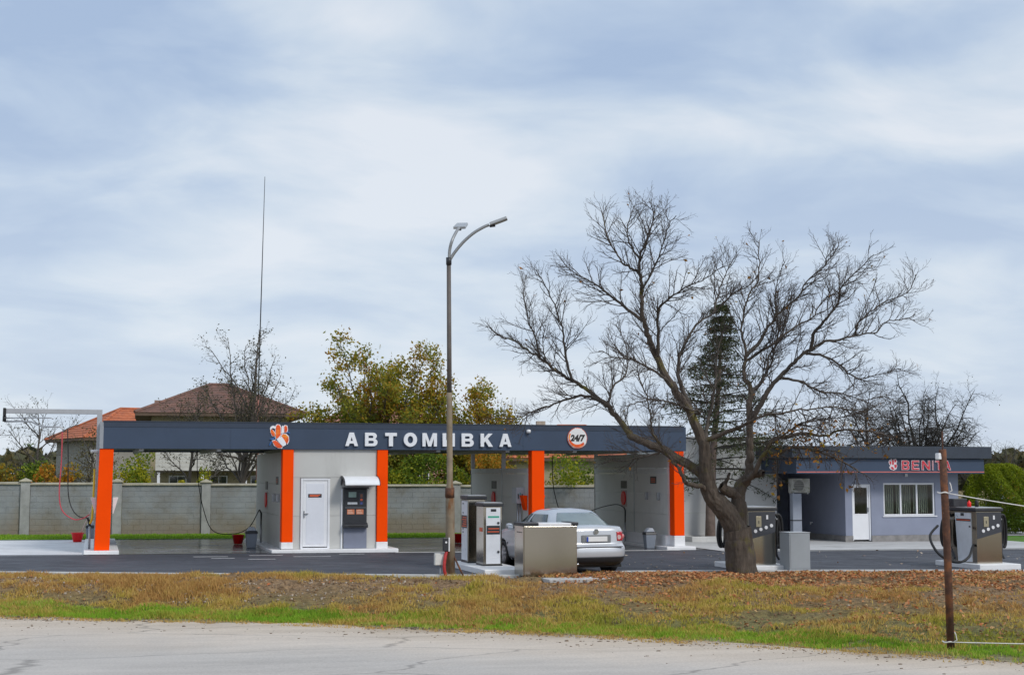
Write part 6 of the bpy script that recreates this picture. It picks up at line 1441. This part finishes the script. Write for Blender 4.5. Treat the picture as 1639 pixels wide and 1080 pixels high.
# ------------------------------------------------------------------ big twin-hose vacuum stations on the right
def station(loc, label):
    r = thing("vacuum_station", label, "vacuum", loc, 0, "steel vacuum stations with coiled hoses")
    box("plinth", M_WHITE, r, -0.55, 0.62, -1.0, 0.95, -0.1, 0.1, bevel=0.015)
    box("carcass", M_INOX, r, -0.36, 0.36, -0.62, 0.62, 0.1, 1.38, bevel=0.008)
    hd = box("head", M_DARK, r, -0.4, 0.4, -0.66, 0.66, 1.382, 1.46, bevel=0.012)
    box("lid", MATS["lid_pale"], hd, -0.37, 0.37, -0.62, 0.62, 1.462, 1.478)
    f = MB().hexa([(-0.375, -0.42, 0.13), (-0.362, -0.42, 0.13), (-0.362, 0.18, 0.13), (-0.375, 0.18, 0.13)], [(-0.375, -0.42, 1.34), (-0.362, -0.42, 1.34), (-0.362, 0.28, 1.34), (-0.375, 0.28, 1.34)]).build("panel", M_MARBLE, r)
    box("display", M_DARK, f, -0.38, -0.3755, -0.12, 0.02, 1.26, 1.33)
    p_ = box("price_strip", M_DARK, f, -0.38, -0.3755, -0.41, 0.22, 1.13, 1.19)
    box("print_line", M_TEXTORANGE, p_, -0.3825, -0.3805, -0.38, 0.2, 1.15, 1.17)
    box("lock", M_DARK, f, -0.385, -0.3755, -0.39, -0.33, 0.98, 1.02)
    cp = MB().prism([(-0.35, 1.36), (-0.35, 0.70), (0.35, 0.87), (0.35, 1.36)], -0.633, -0.622).build("control_panel", mat("panel_slate", (0.05, 0.054, 0.066), 0.4, var=0.08), r)
    box("coin_unit", mat("coin_unit", (0.42, 0.38, 0.27), 0.35, metal=0.5), cp, -0.16, -0.02, -0.645, -0.634, 1.0, 1.25, bevel=0.004)
    box("coin_slot", M_DARK, cp, -0.10, -0.08, -0.648, -0.6455, 1.08, 1.15)
    box("token_window", M_PVC, cp, 0.11, 0.16, -0.64, -0.634, 1.18, 1.28)
    for k in range(4): MB().disc((-0.18 + 0.14 * k, 0.90 + 0.043 * k), 0.042, -0.65, -0.634, 16).build("push_button", M_PVC, cp)
    for s, nm in ((-1, "hose"), (1, "hose")):
        for k in range(2):
            xo = s * (0.46 + 0.07 * k); yb = 0.45 if s < 0 else -0.4
            c0 = [(s * 0.36, yb, 1.25), (xo, yb - 0.05, 1.28), (xo + s * 0.1, yb, 1.1), (xo + s * 0.13, yb + 0.03, 0.75), (xo + s * 0.08, yb + 0.02, 0.5), (xo - s * 0.02, yb, 0.55), (xo - s * 0.04, yb - 0.02, 0.9), (xo, yb - 0.02, 1.2)]
            MB().tube(spl(c0), 0.034, 10).build(nm, M_BLACK, r, smooth=True)
        box("hose_hook", M_STEELPOST, r, min(s * .36, s * .5), max(s * .36, s * .5), (0.45 if s < 0 else -0.4) - 0.05, (0.45 if s < 0 else -0.4) + 0.05, 1.16, 1.2)
        MB().tube(spl([(s * 0.5, (0.4 if s < 0 else -0.42), 0.56), (s * 0.46, (0.3 if s < 0 else -0.44), 0.36), (s * 0.52, (0.1 if s < 0 else -0.46), 0.2)]), 0.03, 8).build("nozzle", M_DARK, r, smooth=True)
    box("tank_box", M_DARK, r, -0.3, 0.3, 0.625, 0.78, 0.3, 1.1, bevel=0.02)
    return r
vs1 = station((15.45, 32.35, gz(15.4) + 0.02), "steel vacuum station half hidden behind the bare tree's trunk")
vs2 = station((21.42, 31.9, gz(21.4) + 0.02), "steel vacuum station with drooping hose beside the rusty post")
lh = MB().tube(spl([(-0.38, -0.5, 0.55), (-0.5, -0.62, 0.48), (-0.72, -0.8, 0.28), (-0.98, -0.82, 0.16), (-1.18, -0.62, 0.2), (-1.3, -0.3, 0.4), (-1.22, 0.1, 0.75), (-0.8, 0.4, 1.0)]), 0.032, 10).build("loose_hose", M_BLACK, vs2, smooth=True)
# small items on the far station's lid
for k, (xx, m_, h_, w_) in enumerate(((-0.1, M_RED, 0.16, 0.05), (0.12, M_BLACK, 0.2, 0.045))):
    o = MB().lathe([(0, 0), (w_, 0), (w_, h_ * 0.7), (w_ * 0.4, h_ * 0.85), (w_ * 0.4, h_), (0, h_)], 12).build("spray_bottle", m_, None, smooth=True)
    o.location = (21.42 + xx, 31.95, gz(21.4) + 0.02 + 1.479); tag(o, ("small red bottle standing on the vacuum station lid", "small black bottle standing on the vacuum station lid")[k], "bottle", "bottles on the vacuum station")
ob = box("battery_box", M_DARK, None, -0.2, 0.2, -0.15, 0.15, 0, 0.2, bevel=0.01); ob.location = (21.2, 32.3, gz(21.2) + 1.5); tag(ob, "black box left on top of the vacuum station", "box")
# grey pedestal cabinet
cb = G(1284, 914.5); cbt = thing("pedestal_cabinet", "plain pale grey metal pedestal cabinet at the asphalt edge", "cabinet", (cb.x, cb.y + 0.35, gz(cb.x) + 0.02))
box("body", mat("pedestal_grey", (0.33, 0.36, 0.39), 0.45, var=0.04), cbt, -0.27, 0.27, -0.25, 0.25, 0.02, 0.88, bevel=0.006)
box("cap", mat("pedestal_cap", (0.5, 0.52, 0.54), 0.4), cbt, -0.28, 0.28, -0.26, 0.26, 0.882, 0.895)
box("door_panel", MATS["pedestal_grey"], cbt, -0.24, 0.24, -0.258, -0.252, 0.05, 0.85)
box("foot", M_KERB, cbt, -0.3, 0.3, -0.28, 0.28, -0.08, 0.018)

# ------------------------------------------------------------------ street lamp with its meter boxes
lp = G(721, 921); lamp = thing("street_lamp", "tall two-armed street lamp on a rust-stained pole", "street lamp", (lp.x, lp.y, gz(lp.x) - 0.02))
LD = (lp - CAM).dot(FW); lb = Vector(lamp.location)
M_POLE = mat("pole_stained", (0.25, 0.2, 0.14), 0.7, var=0.3, scale=3, bump=0.15, col2=(0.19, 0.085, 0.03), f2=(0.52, 0.62), s2=1.6, stretch2=(3, 3, 0.5))
pt = lambda x, y, d=0.0: AT(x, y, LD + d) - lb
j0, j1, j2 = pt(721, 921), pt(720, 780), pt(718.3, 420)
MB().tube([j0, pt(720.5, 850), pt(720.2, 790), pt(720, 770), pt(719.4, 640), pt(719.3, 628)], [0.105, 0.1, 0.096, 0.066, 0.063, 0.06], 14).build("pole", M_POLE, lamp, smooth=True)
MB().tube([pt(719.3, 630), pt(719, 560), j2], [0.054, 0.051, 0.047], 14).build("upper_pole", mat("pole_upper", (0.115, 0.1, 0.092), 0.65, var=0.25, scale=3), lamp, smooth=True)
MB().tube([pt(720, 796), pt(720, 780)], 0.102, 14).build("collar", M_RUST, lamp, smooth=True)
MB().tube([pt(718.4, 424), pt(718.3, 412)], 0.062, 12).build("joint", M_DARK, lamp, smooth=True)
def arm(path, hd):
    P = [pt(*q) for q in path]
    a = MB().tube(spl(P, 6), 0.034, 10).build("arm", mat("arm_galv", (0.32, 0.33, 0.34), 0.5, metal=0.5, var=0.1), lamp, smooth=True)
    d = (P[-1] - P[-2]).normalized(); s = d.cross(Vector((0, 0, 1))).normalized(); u = s.cross(d)
    o = P[-1]
    def hx(l0, l1, w, t0, t1): 
        return [o + d * l0 - s * w + u * t0, o + d * l1 - s * w * .9 + u * t0, o + d * l1 + s * w * .9 + u * t0, o + d * l0 + s * w + u * t0], [o + d * l0 - s * w + u * t1, o + d * l1 - s * w * .9 + u * t1, o + d * l1 + s * w * .9 + u * t1, o + d * l0 + s * w + u * t1]
    h = MB().hexa(*hx(0.02, hd, 0.14, -0.03, 0.03)).build("lamp_head", mat("lamp_head_grey", (0.4, 0.42, 0.44), 0.4, metal=0.3), lamp, bevel=0.01)
    MB().hexa(*hx(0.10, hd - 0.05, 0.10, -0.036, -0.031)).build("led_panel", mat("led_off", (0.35, 0.36, 0.37), 0.3), h)
    MB().tube([o + d * 0.0 - u * 0.03, o + d * 0.12 - u * 0.06], 0.03, 8).build("hinge", M_DARK, h)
arm([(719, 418), (719.8, 400), (724, 384), (731, 370, 0.25), (735, 365, 0.55)], 0.42)
arm([(719, 418), (727, 405), (741, 388), (758, 373), (775, 363), (783, 360)], 0.42)
mtr = thing("meter_box", "dark meter box strapped to the lamp pole", "meter box", (lb.x - 0.12, lb.y - 0.12, lb.z + 0.56))
box("case", M_DARK, mtr, -0.09, 0.03, -0.08, 0.02, 0, 0.3, bevel=0.015); box("bracket", M_PVC, mtr, 0.032, 0.06, -0.06, 0.01, 0.0, 0.3)
MB().disc((-0.03, 0.2), 0.022, -0.09, -0.081, 12).build("dial", M_PVC, mtr)
jb = thing("junction_box", "white junction box on a thin stake beside the lamp pole", "junction box", (lb.x - 0.24, lb.y - 0.05, lb.z + 0.02))
box("case", mat("box_white", (0.66, 0.66, 0.64), 0.5), jb, -0.14, 0.1, -0.06, 0.04, 0.24, 0.5, bevel=0.012); MB().tube([(0.0, 0, -0.15), (0.0, 0, 0.24)], 0.018, 8).build("stake", M_STEELPOST, jb, smooth=True)
box("lid", MATS["box_white"], jb, -0.13, 0.09, -0.068, -0.062, 0.25, 0.49)
cable = MB().tube(spl([(-0.12, -0.14, 0.58), (-0.17, -0.18, 0.4), (-0.19, -0.2, 0.2), (-0.15, -0.2, 0.02), (-0.1, -0.2, -0.16)]), 0.036, 12).build("cable_conduit", mat("conduit_red", (0.45, 0.03, 0.03), 0.45, var=0.2, scale=20), None, smooth=True)
cable.location = lb; tag(cable, "red corrugated cable conduit hanging from the dark meter box", "conduit")
prop = MB().tube([(0.02, -0.08, 0.52), (0.3, -0.25, -0.12)], 0.02, 8).build("prop_bar", M_RUST, None, smooth=True); prop.location = lb; tag(prop, "thin dark bar propped diagonally against the lamp pole", "bar")

# ------------------------------------------------------------------ rusty post and its ropes
ps = G(1522, 1036, -0.46); pd = (ps - CAM).dot(FW); post = thing("rusty_post", "rusty steel post with a white insulator at the road edge", "post", (ps.x, ps.y, ps.z - 0.05))
pb_ = Vector(post.location); qt = lambda x, y, d=0.0: AT(x, y, pd + d) - pb_
MB().tube([qt(1522, 1042), qt(1517, 900), qt(1512.5, 800), qt(1508.5, 719)], [0.062, 0.062, 0.061, 0.06], 10).build("shaft", M_RUST, post, smooth=True)
box("insulator", M_PVC, post, -0.05, 0.06, -0.05, 0.05, 0, 0.1, bevel=0.01).location = qt(1504, 735)
MB().tube([qt(1509, 726), qt(1508, 690)], 0.012, 6).build("spike", M_RUST, post)
post2 = thing("rusty_post", "second rusty post further along the ropes", "post", (ps.x + 3.3, ps.y - 1.5, ps.z - 0.05))
MB().tube([(0, 0, -0.1), (0.02, 0, 3.0)], 0.06, 10).build("shaft", M_RUST, post2, smooth=True)
e2 = Vector(post2.location)
M_ROPE = mat("white_rope", (0.7, 0.68, 0.66), 0.8, var=0.15, scale=30)
s1 = AT(1512, 788, pd - 0.06); s2 = AT(1520, 1027, pd - 0.06)
def rope(s, end, low, label):
    r = thing("white_rope", label, "rope", s, 0, "ropes tied to the rusty post")
    MB().tube([v - s for v in sag(s, end, low)], 0.009, 6).build("line", M_ROPE, r, smooth=True)
    lp_ = [Vector((0.075 * math.cos(a), 0.075 * math.sin(a) + 0.06, 0.008 * math.sin(3 * a))) for a in np.linspace(0, 6.28, 18)]
    MB().tube(lp_, 0.011, 6).build("wrap", M_ROPE, r, smooth=True)
    MB().tube([(0.06, 0.0, 0.0), (0.12, -0.02, 0.03), (0.1, -0.02, 0.12), (0.08, -0.02, 0.16)], 0.009, 6).build("loose_end", M_ROPE, r, smooth=True)
    return r
rope(s1, e2 + Vector((0, 0, 2.02)), 0.06, "white rope sagging from the upper part of the rusty post")
rope(s2, e2 + Vector((0, 0, 0.14)), 0.01, "white rope tied low at the foot of the rusty post")
